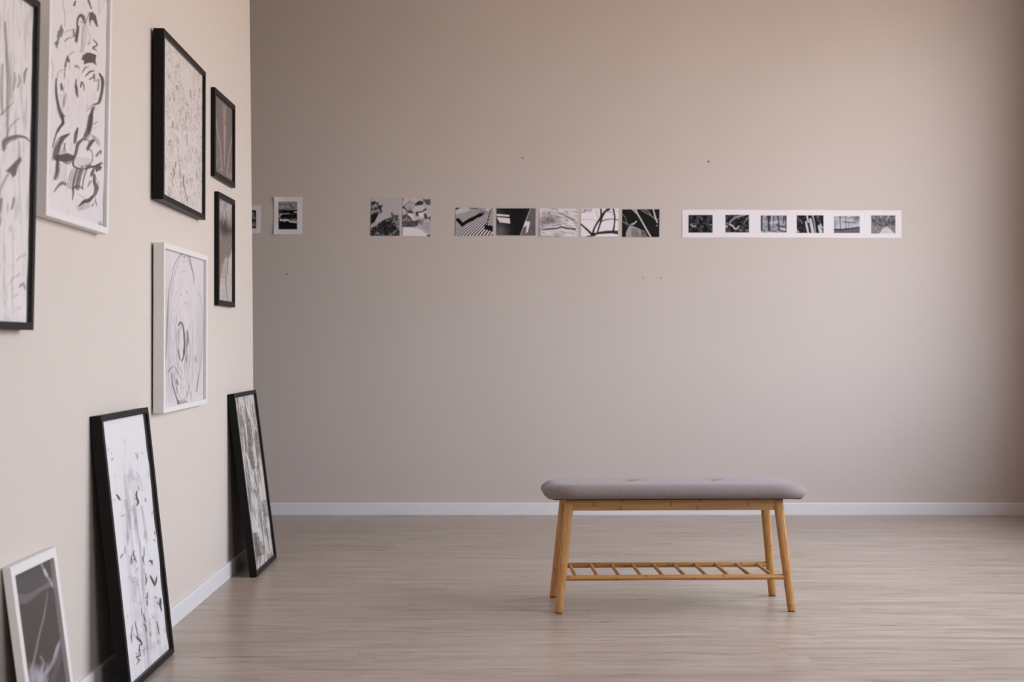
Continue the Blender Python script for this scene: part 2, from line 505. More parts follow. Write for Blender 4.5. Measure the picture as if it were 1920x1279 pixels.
def skirting(name, a, b, inward, h=.066, t=.013):
    """board along the floor from a to b (xy); inward = unit vector into the room"""
    a, b, n = Vector(a), Vector(b), Vector(inward)
    prof = [(0, 0), (t, 0), (t, h - .006), (t - .0015, h - .002), (t - .005, h), (0, h)]
    bm = bmesh.new(); rings = []
    for q in (a, b):
        rings.append([bm.verts.new((q.x + n.x * p, q.y + n.y * p, z)) for p, z in prof])
    for k in range(len(prof)):
        j = (k + 1) % len(prof)
        bm.faces.new((rings[0][k], rings[0][j], rings[1][j], rings[1][k]))
    bm.faces.new(rings[0]); bm.faces.new(rings[1][::-1])
    return tag(finish(name, bm, M['skirt']), kind='structure')
skirting('baseboard_back', (ROOMX, BACK), (RIGHT, BACK), (0, -1), .0695)
skirting('baseboard_left', (wall_x(NEAR), NEAR), (wall_x(6.76), 6.76), (1, -.0), .066)
skirting('baseboard_right', (RIGHT, NEAR), (RIGHT, BACK - .013), (-1, 0), .066)
skirting('baseboard_left_end', (wall_x(6.765) - .22, 6.765), (wall_x(6.765) + .013, 6.765), (0, 1), .066)

# ------------------------------------------------------------------ framed works
def frame_thing(name, label, cat, W, H, T, face, origin, yaw, tilt, roll, frame_mat, board_mat,
                paint, base, nu, nv, group=None, recess=.009, sheet_margin=(.0, .0, .0, .0), wave=None,
                wave_mat=None, wave_seed=1):
    """local y = along the wall away from the viewer, z = up, x = out of the wall; origin = back of the bottom edge, near end"""
    root = empty(name, origin)
    Mw = Matrix.Translation(origin) @ Matrix.Rotation(yaw, 4, 'Z') @ Matrix.Rotation(tilt, 4, 'Y') @ Matrix.Rotation(roll, 4, 'X')
    root.rotation_euler = Mw.to_euler()
    tag(root, label, cat, group)
    # mitred moulding
    bm = bmesh.new()
    prof = [(0, 0), (T, 0), (T, face), (T - recess - .004, face), (T - recess - .004, face - .006), (.004, face - .006), (.004, .012), (0, .012)]
    prof = [(0, 0), (T, 0), (T, face), (.004, face), (.004, .012), (0, .012)]
    cs = [(0, 0, 1, 1), (W, 0, -1, 1), (W, H, -1, -1), (0, H, 1, -1)]
    rings = []
    for cy, cz, sy, sz in cs:
        rings.append([bm.verts.new((x, cy + sy * d, cz + sz * d)) for x, d in prof])
    for i in range(4):
        for k in range(len(prof)):
            j = (k + 1) % len(prof)
            bm.faces.new((rings[i][k], rings[i][j], rings[(i + 1) % 4][j], rings[(i + 1) % 4][k]))
    finish('frame_moulding', bm, frame_mat, root, bevel=.0009, segs=2)
    bm = bmesh.new(); add_box(bm, .004, .007, .0125, W - .0125, .0125, H - .0125)
    xb = T - recess - .003
    bm2 = bmesh.new(); add_box(bm2, .0075, xb, face + .0003, W - face - .0003, face + .0003, H - face - .0003)
    bm.free(); finish('backing_board', bm2, board_mat, root)
    ml, mr, mb, mt = sheet_margin
    def pos(U, V):
        y0, y1, z0, z1 = face + ml, W - face - mr, face + mb, H - face - mt
        y = y0 + U * (y1 - y0); z = z0 + V * (z1 - z0)
        if wave:
            e = (vnoise(V * wave[1], V * 0 + 3.3, wave_seed) - .5) * wave[0]
            y = y + U ** 6 * e
        x = np.full_like(y, xb + .0012)
        if wave: x = x + .0003 * U ** 10 * (1 + np.sin(V * 40))
        return np.stack([x, y, z], 1)
    sheet_mesh('artwork', nu, nv, pos, Mw, paint, base, M['art'], root)
    bm = bmesh.new(); add_box(bm, T - recess + .0035, T - recess + .0050, face + .0004, W - face - .0004, face + .0004, H - face - .0004)
    g = finish('glass_pane', bm, M['pane'], root)
    return root

# --- artwork painters --------------------------------------------------
def zf(ox, oy, s):                     # marks were read off enlarged details: detail coords -> photo coords
    return lambda *p: [(ox + x / s, oy + y / s) for x, y in p]

def art_wash(cv):                      # tall black frame at the left edge
    cv.wk, cv.ak = 0.92, 0.9; cv.hair = 0.8
    a = cv.all()
    n = fbm(cv.X * .25, cv.Y * .018, 4, 4); cv.lay(a, sstep(.52, .75, n) * .28, INK)
    n = fbm(cv.X * .5 + 9, cv.Y * .03, 8, 4); cv.lay(a, sstep(.6, .8, n) * .18, INK)
    ink = C(78, 66, 68)
    S = cv.brush
    S([(9, 40), (10, 60), (12, 100), (15, 150), (14, 200), (13, 255)], [2, 3, 4, 7, 6, 2], ink, .62, 3, .4)
    S([(-12, 90), (-6, 150), (-9, 240)], [3, 8, 3], ink, .6, 3, .4, 3)
    S([(4, 120), (2, 190), (5, 215)], [3, 5, 2], ink, .45, 3, .4, 5)
    S([(50, 128), (46, 138), (45, 155)], [3, 6, 2], ink, .6, 2.5, .3, 2)
    S([(26, 135), (28, 150), (25, 168)], [2, 4, 2], ink, .5, 2.5, .3, 7)
    S([(35, 140), (37, 152), (33, 163)], [2, 4, 2], ink, .5, 2.5, .3, 9)
    S([(49, 185), (48, 205)], 3, ink, .3, 2.5)
    S([(35, 50), (36, 70)], 3, ink, .25, 2.5)
    S([(0, 216), (14, 202), (25, 192)], [4, 2, 1], ink, .4, 2.5)
    S([(7, 281), (10, 266), (24, 259), (36, 256), (47, 258), (53, 263)], [6, 12, 9, 5, 3, 1], ink, .85, 2, .2)
    S([(12, 262), (18, 240), (30, 226), (36, 222)], [5, 3, 2, 1], ink, .35, 3)
    S([(34, 262), (36, 285), (33, 300)], [2, 3, 2], ink, .45, 2)
    for k in range(6): S([(14 + 5 * k, 275), (11 + 5 * k, 298)], 1, ink, .22, 1.6)
    cv.poly([(10, 321), (26, 305), (39, 292), (40, 302), (33, 312), (30, 328), (23, 334), (20, 325)], ink, .92, 1.8, .8)
    S([(18, 322), (9, 338), (-2, 362)], [5, 5, 3], ink, .45, 3, .4)
    S([(26, 370), (25, 380), (22, 392)], [2.5, 4, 3], ink, .72, 2)
    S([(14, 383), (14, 399)], 2.6, ink, .55, 2)
    S([(3, 372), (0, 392), (-3, 405)], [4, 6, 4], ink, .75, 2.5)
    S([(1, 408), (0, 421)], 4, ink, .5, 2.5)
    S([(20, 423), (18, 435)], 3, ink, .42, 2.5)
    S([(32, 489), (38, 481), (46, 480), (47, 474)], [2, 2, 3, 1], ink, .5, 2)
    S([(18, 534), (24, 522), (33, 517), (37, 512)], [1, 3, 3, 2], ink, .45, 2.2)
    S([(36, 538), (43, 533), (47, 541)], [2, 6, 2], ink, .55, 2)
    S([(47, 545), (51, 525), (54, 505)], 1.6, ink, .4, 2)
    S([(26, 556), (33, 552)], 2.5, ink, .4, 2)
    S([(33, 580), (38, 577)], 3, ink, .32, 2)
    for k in range(16):
        x = 12 + 40 * random.random(); y = 410 + 180 * random.random()
        S([(x, y), (x + 4, y - 5), (x + 9, y - 6)], 1.3, ink, .16, 2)
    cv.dot(53, 539.5, 1.5, C(60, 50, 80), .8); cv.dot(52, 581, 2.2, C(50, 35, 75), .95); cv.dot(10, 595, 1.5, C(90, 90, 95), .6)

def art_swirl(cv):                     # large white frame hung second from the left
    cv.wk, cv.ak = 0.9, 1; cv.hair = 1
    S = cv.stroke; ink = C(58, 47, 47)
    a = cv.all()
    n = fbm(cv.X * .3, cv.Y * .05, 2, 4); cv.lay(a, sstep(.62, .85, n) * .2, ink)
    A = zf(60, 0, 5.33); B = zf(60, 220, 5.56)
    s = lambda pts, w, al=.85, dry=.15, sd=1: cv.brush(pts, w, ink, min(1, al * 1.06), 1.1, dry, sd)
    s(A((300, -40), (312, 60), (325, 150), (328, 270)), 1.1, .5)
    s(A((432, 8), (420, 50)), [2, 4], .9); s(A((555, -20), (590, 80)), [4, 1.5], .8)
    s(A((665, 0), (668, 135)), 1.2, .4); s(A((720, 0), (700, 90)), 1, .25)
    cv.poly(A((572, 130), (600, 112), (636, 150), (650, 215), (662, 275), (640, 262), (612, 205), (588, 200), (578, 262), (570, 190)), ink, .92, 1.2, 1.3)
    s(A((450, 265), (455, 190), (485, 150), (512, 175), (524, 235)), [2, 3, 5, 7, 2], .9)
    s(A((458, 265), (445, 340), (438, 415)), [4, 6.5, 4], .92); s(A((412, 290), (417, 365)), [2, 4], .6)
    s(A((485, 215), (500, 225)), 3, .5)
    cv.poly(A((290, 240), (312, 308), (300, 365), (275, 372), (266, 425), (252, 488), (218, 432), (248, 395), (250, 325)), ink, .9, 1.2, 1.8, dry=.2)
    s(A((322, 418), (350, 388), (405, 368)), [1.5, 2.5, 1], .8); s(A((325, 325), (360, 305), (412, 292)), 1.2, .5)
    s(A((572, 120), (530, 240)), 2, .7)
    for k, q in enumerate(((545, 500), (525, 480), (505, 490), (515, 520))):
        s(A((q[0], 250), (q[0] - 12, 400), (q[1], 520)), 1.1, .5)
    s(A((612, 395), (648, 445), (608, 478), (640, 498)), [1.5, 3, 3.5, 1.5], .8); s(A((560, 440), (575, 425)), 3, .5)
    s(A((560, 300), (575, 370), (555, 440)), 1, .35)
    cv.poly(A((510, 548), (552, 520), (642, 545), (632, 618), (648, 658), (606, 628), (560, 625), (515, 652), (522, 605), (492, 592)), ink, .96, 1.2, 1.5)
    s(A((500, 725), (530, 680), (568, 662)), [1.5, 3, 1], .85); s(A((532, 762), (575, 718), (618, 708)), [1, 3.5, 1.5], .85)
    s(A((570, 790), (610, 770), (620, 740), (626, 810)), [2, 4, 3, 2], .6, .4)
    s(A((412, 516), (372, 548)), 1.3, .8)
    cv.poly(A((345, 560), (362, 548), (378, 622), (348, 618), (330, 700), (322, 800), (316, 740), (325, 640)), ink, .9, 1.2, 1.4)
    s(A((378, 620), (375, 700)), 1, .4)
    s(A((422, 668), (445, 660), (470, 680)), [3, 4, 2], .5)
    s(A((248, 790), (262, 720), (315, 694)), 1.6, .55); s(A((188, 590), (210, 680), (200, 790)), [3, 1.5, 2], .35)
    s(A((240, 790), (238, 900), (255, 1030), (282, 1130), (305, 1165)), [2, 3.5, 4.5, 7, 9], .92)
    s(A((300, 1160), (308, 1215), (285, 1262), (262, 1310)), [7, 4, 4, 3], .9)
    s(A((300, 1150), (312, 950), (325, 830)), 1, .35)
    cv.poly(A((436, 768), (424, 850), (430, 925), (458, 988), (464, 955), (452, 860)), ink, .93, 1.2, 1.2)
    s(A((288, 835), (300, 892)), [3, 6], .85); s(A((485, 870), (495, 820), (515, 850), (520, 900)), [2.5, 3.5, 2, 1], .7)
    s(A((672, 735), (702, 800), (698, 900), (668, 1020), (632, 1038)), [3, 6, 5, 5, 2], .93)
    s(A((645, 820), (655, 795), (668, 810), (655, 905)), [1.5, 2.5, 2.5, 3], .75)
    for k in range(5): s(A((345 - 8 * k, 920 + 14 * k), (325 - 6 * k, 1060 + 5 * k)), 1.1, .4, .3, k)
    s(A((545, 1110), (585, 1065), (620, 1040), (622, 1098)), [1, 1.5, 2.2, 2.5], .7)
    for k in range(14):
        x = 330 + 25 * k; s(A((x, 900 + 60 * (k % 3)), (x - 12, 1150 + 40 * (k % 4))), .9, .16, .2, k)
    s(A((606, 1075), (590, 1160), (565, 1300)), [4, 7, 8], .95, .1)
    s(B((612, -20), (592, 120), (552, 222)), [8, 10, 8], .95, .1)
    s(A((655, 1215), (605, 1245)), 1.6, .7)
    s(B((302, -20), (322, 60), (262, 140), (215, 302)), [4, 6, 3, 1.5], .85)
    s(B((382, 176), (310, 225), (268, 310), (245, 420)), [2, 9, 12, 11], .93, .1)
    for k in range(6): s(B((350 - 4 * k, 270), (300 + 12 * k, 385)), 1.2, .5, .4, k)
    cv.poly(B((232, 395), (330, 382), (372, 372), (440, 398), (444, 425), (402, 462), (350, 470), (290, 458), (236, 448)), ink, .96, 1.2, 1.4)
    s(B((268, 440), (262, 540), (245, 632)), [6, 8, 8], .9, .2); s(B((330, 470), (372, 480), (425, 462)), [2, 3, 1.5], .8)
    s(B((475, 110), (455, 180), (445, 262)), [2.5, 6.5, 4.5], .88, .25)
    s(B((535, 225), (480, 275), (455, 380), (428, 450), (438, 512), (500, 535)), [3, 6, 5, 4, 3, 1.5], .9)
    s(B((545, 232), (600, 250), (570, 330), (615, 345), (632, 420), (600, 490), (505, 515)), 2.2, .75)
    s(B((640, 238), (612, 270), (582, 325)), [5, 8, 5], .88, .3)
    for k in range(5): s(B((610 + 12 * k, 175 + 6 * k), (668 + 8 * k, 262 - 4 * k), (705, 300 - 10 * k)), 1, .55)
    for k in range(6): s(B((448 + 2 * k, 430 + 16 * k), (520, 422 + 17 * k), (610, 440 + 14 * k)), .9, .38)
    s(B((672, 405), (690, 372), (718, 348), (712, 380)), [4, 3, 2, 3], .7)
    s(B((548, 540), (600, 515), (650, 512), (722, 478)), [3, 6, 3, 4], .9)
    cv.poly(B((652, 520), (690, 480), (728, 520), (712, 552), (672, 568)), ink, .93, 1.2, 1.4)
    s(B((645, 530), (622, 585), (612, 612)), [3, 6, 2], .85)
    for q, w in ((378, 1.4), (400, 1.6), (432, 4.5), (458, 2), (482, 7), (530, 3)):
        s(B((q + 42, 535), (q + 10, 630), (q - 8, 742)), w, .8, .35, q)
    s(B((425, 735), (428, 780), (420, 852)), [4, 3.5, 1.5], .85)
    s(B((415, 745), (470, 715), (535, 745)), [2, 4, 1], .7, .3)
    for q in (300, 322, 342, 360): s(B((q, 480), (q - 12, 670)), 1, .35)
    s(B((228, 778), (275, 712), (318, 685), (352, 700)), [1, 3.5, 6, 4], .78, .3)
    s(B((652, 600), (650, 670), (672, 735), (655, 812)), [4, 6, 9, 5], .9, .3)
    s(B((665, 630), (705, 715)), 1.2, .6); s(B((612, 665), (578, 722)), [3, 2], .8); s(B((602, 620), (640, 560)), 1.5, .5)
    s(B((645, 812), (595, 868), (545, 880), (495, 925)), [2.5, 7, 6, 1.5], .93)
    for k in range(5): s(B((602, 885 + 13 * k), (545, 898 + 14 * k), (478 + 8 * k, 968)), .9, .5)
    s(B((655, 865), (678, 925)), [3, 1.5], .75); s(B((628, 925), (640, 900)), 3, .7); s(B((640, 830), (665, 850)), 1.3, .6)
    s(B((470, 795), (520, 825), (580, 862)), 1, .5)
    cv.poly(B((655, 1100), (700, 1010), (758, 930), (750, 1150)), C(236, 234, 236), .9, 1)
    S(B((700, 1088), (697, 1135)), 2, C(70, 160, 90), .9, 1); S(B((722, 1090), (710, 1118), (728, 1118), (724, 1140)), 1.6, C(70, 160, 90), .85, 1)

def art_speckle(cv):                   # black frame hung high
    cv.wk, cv.ak = 0.72, 0.9; cv.hair = 0.9
    rnd = random.Random(5); a = cv.all()
    base = C(240, 231, 228); cv.lay(a, np.full(len(a), 1.0), base)
    n = fbm(cv.X * .22, cv.Y * .05, 31, 4); cv.lay(a, sstep(.5, .8, n) * .16, INK)
    n2 = fbm(cv.X * 1.2, cv.Y * .26, 7, 4); n3 = fbm(cv.X * .10, cv.Y * .03, 19, 2)
    cv.lay(a, sstep(.57, .70, n2) * sstep(.40, .62, n3) * .5, INK)
    for k in range(620):
        x = 308 + 70 * rnd.random(); t = rnd.random(); y = 95 + 290 * t
        if rnd.random() > .35 + .65 * float(vnoise(np.array([x * .08]), np.array([y * .035]), 2)[0]): continue
        l = rnd.uniform(.5, 4.5); w = rnd.uniform(.4, 1.1); al = rnd.uniform(.12, .62) ** 1.2
        sl = rnd.uniform(-.15, .35)
        cv.stroke([(x, y), (x + sl * l, y + l)], [w, w * .5], INK, al, 1.0)
    Z = zf(300, 80, 7.52); Y2 = zf(300, 240, 7.31)
    D = C(60, 52, 50)
    for p, w, al in ((((180, 1110), (172, 1210)), 2.2, .95), (((125, 230), (128, 262)), 1.6, .7), (((370, 850), (388, 900)), 1.6, .85),
                     (((232, 610), (245, 660)), 2.5, .7), (((190, 740), (200, 820)), 2, .8), (((425, 660), (432, 790)), 1.6, .8),
                     (((488, 660), (485, 740)), 2.2, .5), (((555, 640), (558, 690)), 1.6, .6), (((262, 310), (268, 355)), 1.8, .55),
                     (((140, 430), (128, 520)), 2, .5), (((290, 940), (288, 1010)), 1.8, .7), (((360, 990), (370, 1090)), 3, .6),
                     (((410, 990), (404, 1030)), 1.8, .6), (((240, 1190), (243, 1235)), 1.6, .7), (((593, 860), (592, 930)), 1.6, .85),
                     (((135, 770), (125, 830)), 2, .45), (((330, 900), (335, 950)), 2, .45), (((208, 400), (205, 450)), 2, .4)):
        cv.brush(Z(*p), w, D, al, .9, .2, 1, 4)
    for p, w, al in ((((362, 90), (374, 240)), 2, .7), (((120, 170), (128, 235)), 1.6, .45), (((212, 470), (205, 540)), 3, .75),
                     (((180, 560), (192, 620), (172, 695)), 3.2, .75), (((165, 720), (175, 800)), 2.6, .5), (((500, 620), (500, 680)), 2.2, .85),
                     (((310, 640), (325, 760), (355, 930), (372, 1000)), 2.0, .75), (((330, 650), (318, 720), (322, 800)), 3, .6),
                     (((288, 730), (285, 815)), 2.4, .6), (((372, 1000), (388, 935)), 1.6, .75), (((320, 1035), (322, 1060)), 1.6, .9),
                     (((420, 985), (424, 1020)), 1.6, .5), (((282, 870), (283, 935)), 1.6, .5), (((260, 590), (270, 625)), 1.8, .7),
                     (((560, 110), (566, 140)), 1.8, .7), (((415, 380), (413, 460)), 2.4, .45), (((490, 290), (500, 350)), 2.6, .45),
                     (((520, 400), (545, 470)), 3, .4), (((365, 700), (375, 770)), 1.4, .5), (((108, 870), (118, 920)), 1.8, .5),
                     (((420, 700), (430, 790)), 2.2, .4), (((572, 870), (575, 905)), 1.8, .7), (((60, 280), (70, 300)), 1.8, .4)):
        cv.brush(Y2(*p), w, D, al, .9, .25, 1, 4)
    for k in range(110):
        t = rnd.random(); x = 300 + (215 + 60 * t + 22 * rnd.random()) / 7.31; y = 240 + (110 + 580 * t) / 7.31
        cv.dot(x, y, rnd.uniform(.35, .8), D, rnd.uniform(.3, .7), .8)

def art_rings(cv):                     # white frame hung low
    cv.wk, cv.ak = 0.62, 0.78; cv.hair = 0.9
    a = cv.all(); cv.lay(a, np.full(len(a), 1.), C(240, 233, 236))
    S = lambda p, w, al, dry=.35, sd=1, soft=1.0: cv.brush(p, w, C(62, 50, 52), min(1, al * 1.15), soft, dry, sd)
    n = fbm(cv.X * .8, cv.Y * .03, 12, 4)
    cen = np.exp(-(((cv.X - 343) / 26) ** 2 + ((cv.Y - 650) / 120) ** 2))
    cv.lay(a, sstep(.52, .72, n) * cen * .25, INK)
    cv.smudge(315, 620, 6, 90, INK, .22); cv.smudge(374, 640, 6, 80, INK, .18); cv.smudge(321, 720, 8, 50, INK, .12)
    S([(345, 475), (336, 480), (327, 498), (321, 524), (316, 556), (313.5, 610), (311.5, 670)], [3, 3.5, 2.2, 2, 2.5, 4, 3], .62, .3)
    S([(345, 474), (353, 478), (358, 496), (363, 518), (363, 532)], [2.5, 4, 3, 3, 1], .72, .3)
    S([(341, 477), (334, 492), (326, 520), (321, 552)], 1.4, .5); S([(349, 476), (355, 492), (361, 512)], 1.4, .5)
    cv.dot(345.5, 482, 2, INK, .7); S([(340, 491), (345, 489), (351, 491)], 1, .5); S([(338, 514), (343, 509), (350, 510)], 1.1, .5)
    S([(335, 556), (341, 552)], 1.2, .55); S([(349, 544), (351, 552)], 1.4, .6); S([(348, 566), (346, 571)], 1.8, .65)
    S([(371, 545), (377, 562), (380, 612), (379, 650), (375, 690), (368, 735)], [1, 1.6, 1.6, 2, 2.5, 4], .42, .4)
    rnd = random.Random(3)
    def ell(cx, cy, rx, ry, t0, t1, w, al, sd):
        pts = []
        for i in range(9):
            t = R(t0 + (t1 - t0) * i / 8)
            pts.append((cx + rx * math.cos(t) + rnd.uniform(-.5, .5), cy - ry * math.sin(t) + rnd.uniform(-1.5, 1.5)))
        S(pts, w, al, .4, sd, 1.0)
    for k, (rx, ry, w, al) in enumerate(((30, 150, 1.2, .35), (26, 128, 1.4, .42), (22, 108, 1.4, .45), (18, 92, 1.4, .45), (14, 74, 1.6, .5), (10.5, 56, 1.8, .6), (7.5, 42, 2, .65))):
        ell(341, 655 + (k < 4) * 14, rx, ry, 90 + 13 * (k % 3), 300 - 17 * (k % 4), w * .7, al * (.55 if k < 5 else 1), k + 2)
        ell(342, 650 + (k < 4) * 16, rx, ry, 290 + 9 * (k % 3), 400 - 21 * (k % 3), w * .7, al * (.5 if k < 5 else .9), k + 12)
    S([(335, 610), (338, 605), (343, 612), (346, 640), (345, 662)], [4, 5, 3, 4, 5], .85, .2)
    S([(351, 620), (352, 640), (350, 650)], [2, 5, 2], .6); S([(334, 655), (337, 672), (340, 676)], [4, 4, 2], .85, .2)
    S([(345, 655), (344, 668), (341, 677)], [5, 4, 2], .85, .2); S([(350, 668), (349, 680)], [4, 3], .7)
    S([(352, 618), (357, 660), (355, 690)], 1.2, .5); S([(360, 600), (362, 650), (361, 715)], 1.4, .45)
    S([(315, 698), (321, 690), (327, 686)], [3, 3, 1.5], .75, .1); S([(329, 688), (334, 703)], [2, 3], .7)
    S([(322, 700), (324, 722), (330, 742), (336, 757)], [1.5, 2, 3, 5], .72, .25)
    S([(326, 700), (333, 735), (341, 748), (350, 742), (356, 722)], 1.2, .6)
    S([(331, 713), (333, 720)], 6, .6, .5); S([(331, 725), (332, 738)], 4, .5, .5)
    for k in range(9): S([(332 + 2.4 * k, 750 + (k % 3)), (333 + 2.2 * k, 759)], 2.2, .75, .3, k)
    S([(367, 668), (367, 678)], 3.5, .62); S([(372, 700), (369, 733)], [1.5, 3.5], .5)
    S([(357, 735), (359, 752)], 1.8, .55, .5); S([(352, 712), (354, 730)], [2, 3], .55, .4)
    for k in range(26):
        x = rnd.uniform(322, 362); y = rnd.uniform(560, 745); S([(x, y), (x + rnd.uniform(-.6, .6), y + rnd.uniform(5, 18))], rnd.uniform(.6, 1.3), rnd.uniform(.2, .45))
    for q in ((352, 636), (361, 634), (360, 648), (339, 706), (341, 713)): cv.dot(q[0], q[1], .9, INK, .6)

def art_bridge(cv):                    # small landscape frame
    a = cv.all(); cv.lay(a, np.ones(len(a)), C(112, 98, 97))
    cv.lay(a, sstep(300, 170, cv.Y) * .15, C(150, 136, 134))
    Z = zf(390, 150, 6.083); lt = C(176, 164, 160)
    cv.poly(Z((165, 280), (210, 300), (205, 430), (195, 500), (172, 488)), lt, .55, .8)
    cv.poly(Z((176, 498), (206, 516), (190, 985), (183, 975)), lt, .8, .8)
    cv.stroke(Z((95, 440), (100, 540), (130, 700), (150, 880), (160, 1070)), [1, 1.8, 1.8, 1.6, 1.5], lt, .9, 1)
    cv.stroke(Z((285, 590), (262, 720), (235, 880), (215, 1090)), [3, 1.8, 1.6, 1.5], lt, .9, 1)
    for k in range(14):
        y0 = 540 + 44 * k - k * k * .9
        x0 = 95 + max(0, 4 * (k - 6)) * 0
        cv.stroke(Z((x0, y0 + (20 if k else 0)), (285, y0 + 140 + (20 if k else 0))), .9, lt, .5 if k % 2 else .3, .9)
    cv.stroke(Z((95, 930), (145, 870)), 1.4, lt, .8); cv.stroke(Z((120, 1035), (160, 1005)), 1.4, lt, .8)
    cv.poly(Z((215, 1100), (280, 1040), (285, 1150)), lt, .5, 1.2, 1.5, dry=.6)
    cv.poly(Z((268, 720), (282, 640), (300, 640), (300, 1200), (280, 1000)), C(28, 26, 34), .75, 1, 1.0, dry=.4)

def art_statue(cv):                    # small portrait frame
    a = cv.all()
    cv.lay(a, np.ones(len(a)), C(128, 112, 106))
    n = fbm(cv.X * .28, cv.Y * .09, 5, 4)
    top = sstep(455, 395, cv.Y + (n - .5) * 50); cv.lay(a, top, C(196, 188, 186))
    cv.lay(a, sstep(.45, .65, fbm(cv.X * .35, cv.Y * .12, 9, 4)) * sstep(470, 430, cv.Y) * .45, C(110, 98, 95))
    for q in range(3): cv.smudge(418 + q * 2, 418 + q * 6, 7, 15, C(58, 50, 49), .62)
    cv.smudge(429, 432, 6, 7, C(60, 52, 50), .8)
    cv.lay(a, sstep(.55, .7, fbm(cv.X * .5, cv.Y * .2, 2, 3)) * sstep(440, 460, cv.Y) * sstep(416, 426, cv.X) * .55, C(196, 184, 178))
    cv.poly([(420.5, 486), (425, 482), (427, 487), (432, 478), (436, 466), (440, 474), (441, 572), (411, 566), (413, 522)], C(208, 200, 197), .95, 1.2, 1.6)
    cv.lay(a, sstep(.55, .68, fbm(cv.X * .6, cv.Y * .25, 12, 3)) * sstep(480, 500, cv.Y) * .4, C(120, 108, 104))
    cv.poly([(413, 500), (421, 486), (427, 488), (424, 522), (413, 524)], C(160, 148, 142), .65, 1.5, 1.2, dry=.5)
    cv.stroke([(427, 486), (426.5, 505), (423.5, 521), (424.5, 545), (426.5, 566)], 1.2, C(72, 62, 60), .9, .9)
    cv.poly([(436.5, 430), (440, 418), (441, 480), (438, 478), (436, 460)], C(30, 27, 30), .85, 1, .8)
    cv.stroke([(422, 388), (421, 412)], .9, C(225, 220, 218), .7); cv.stroke([(418, 398), (419.5, 420)], .8, C(225, 220, 218), .6)

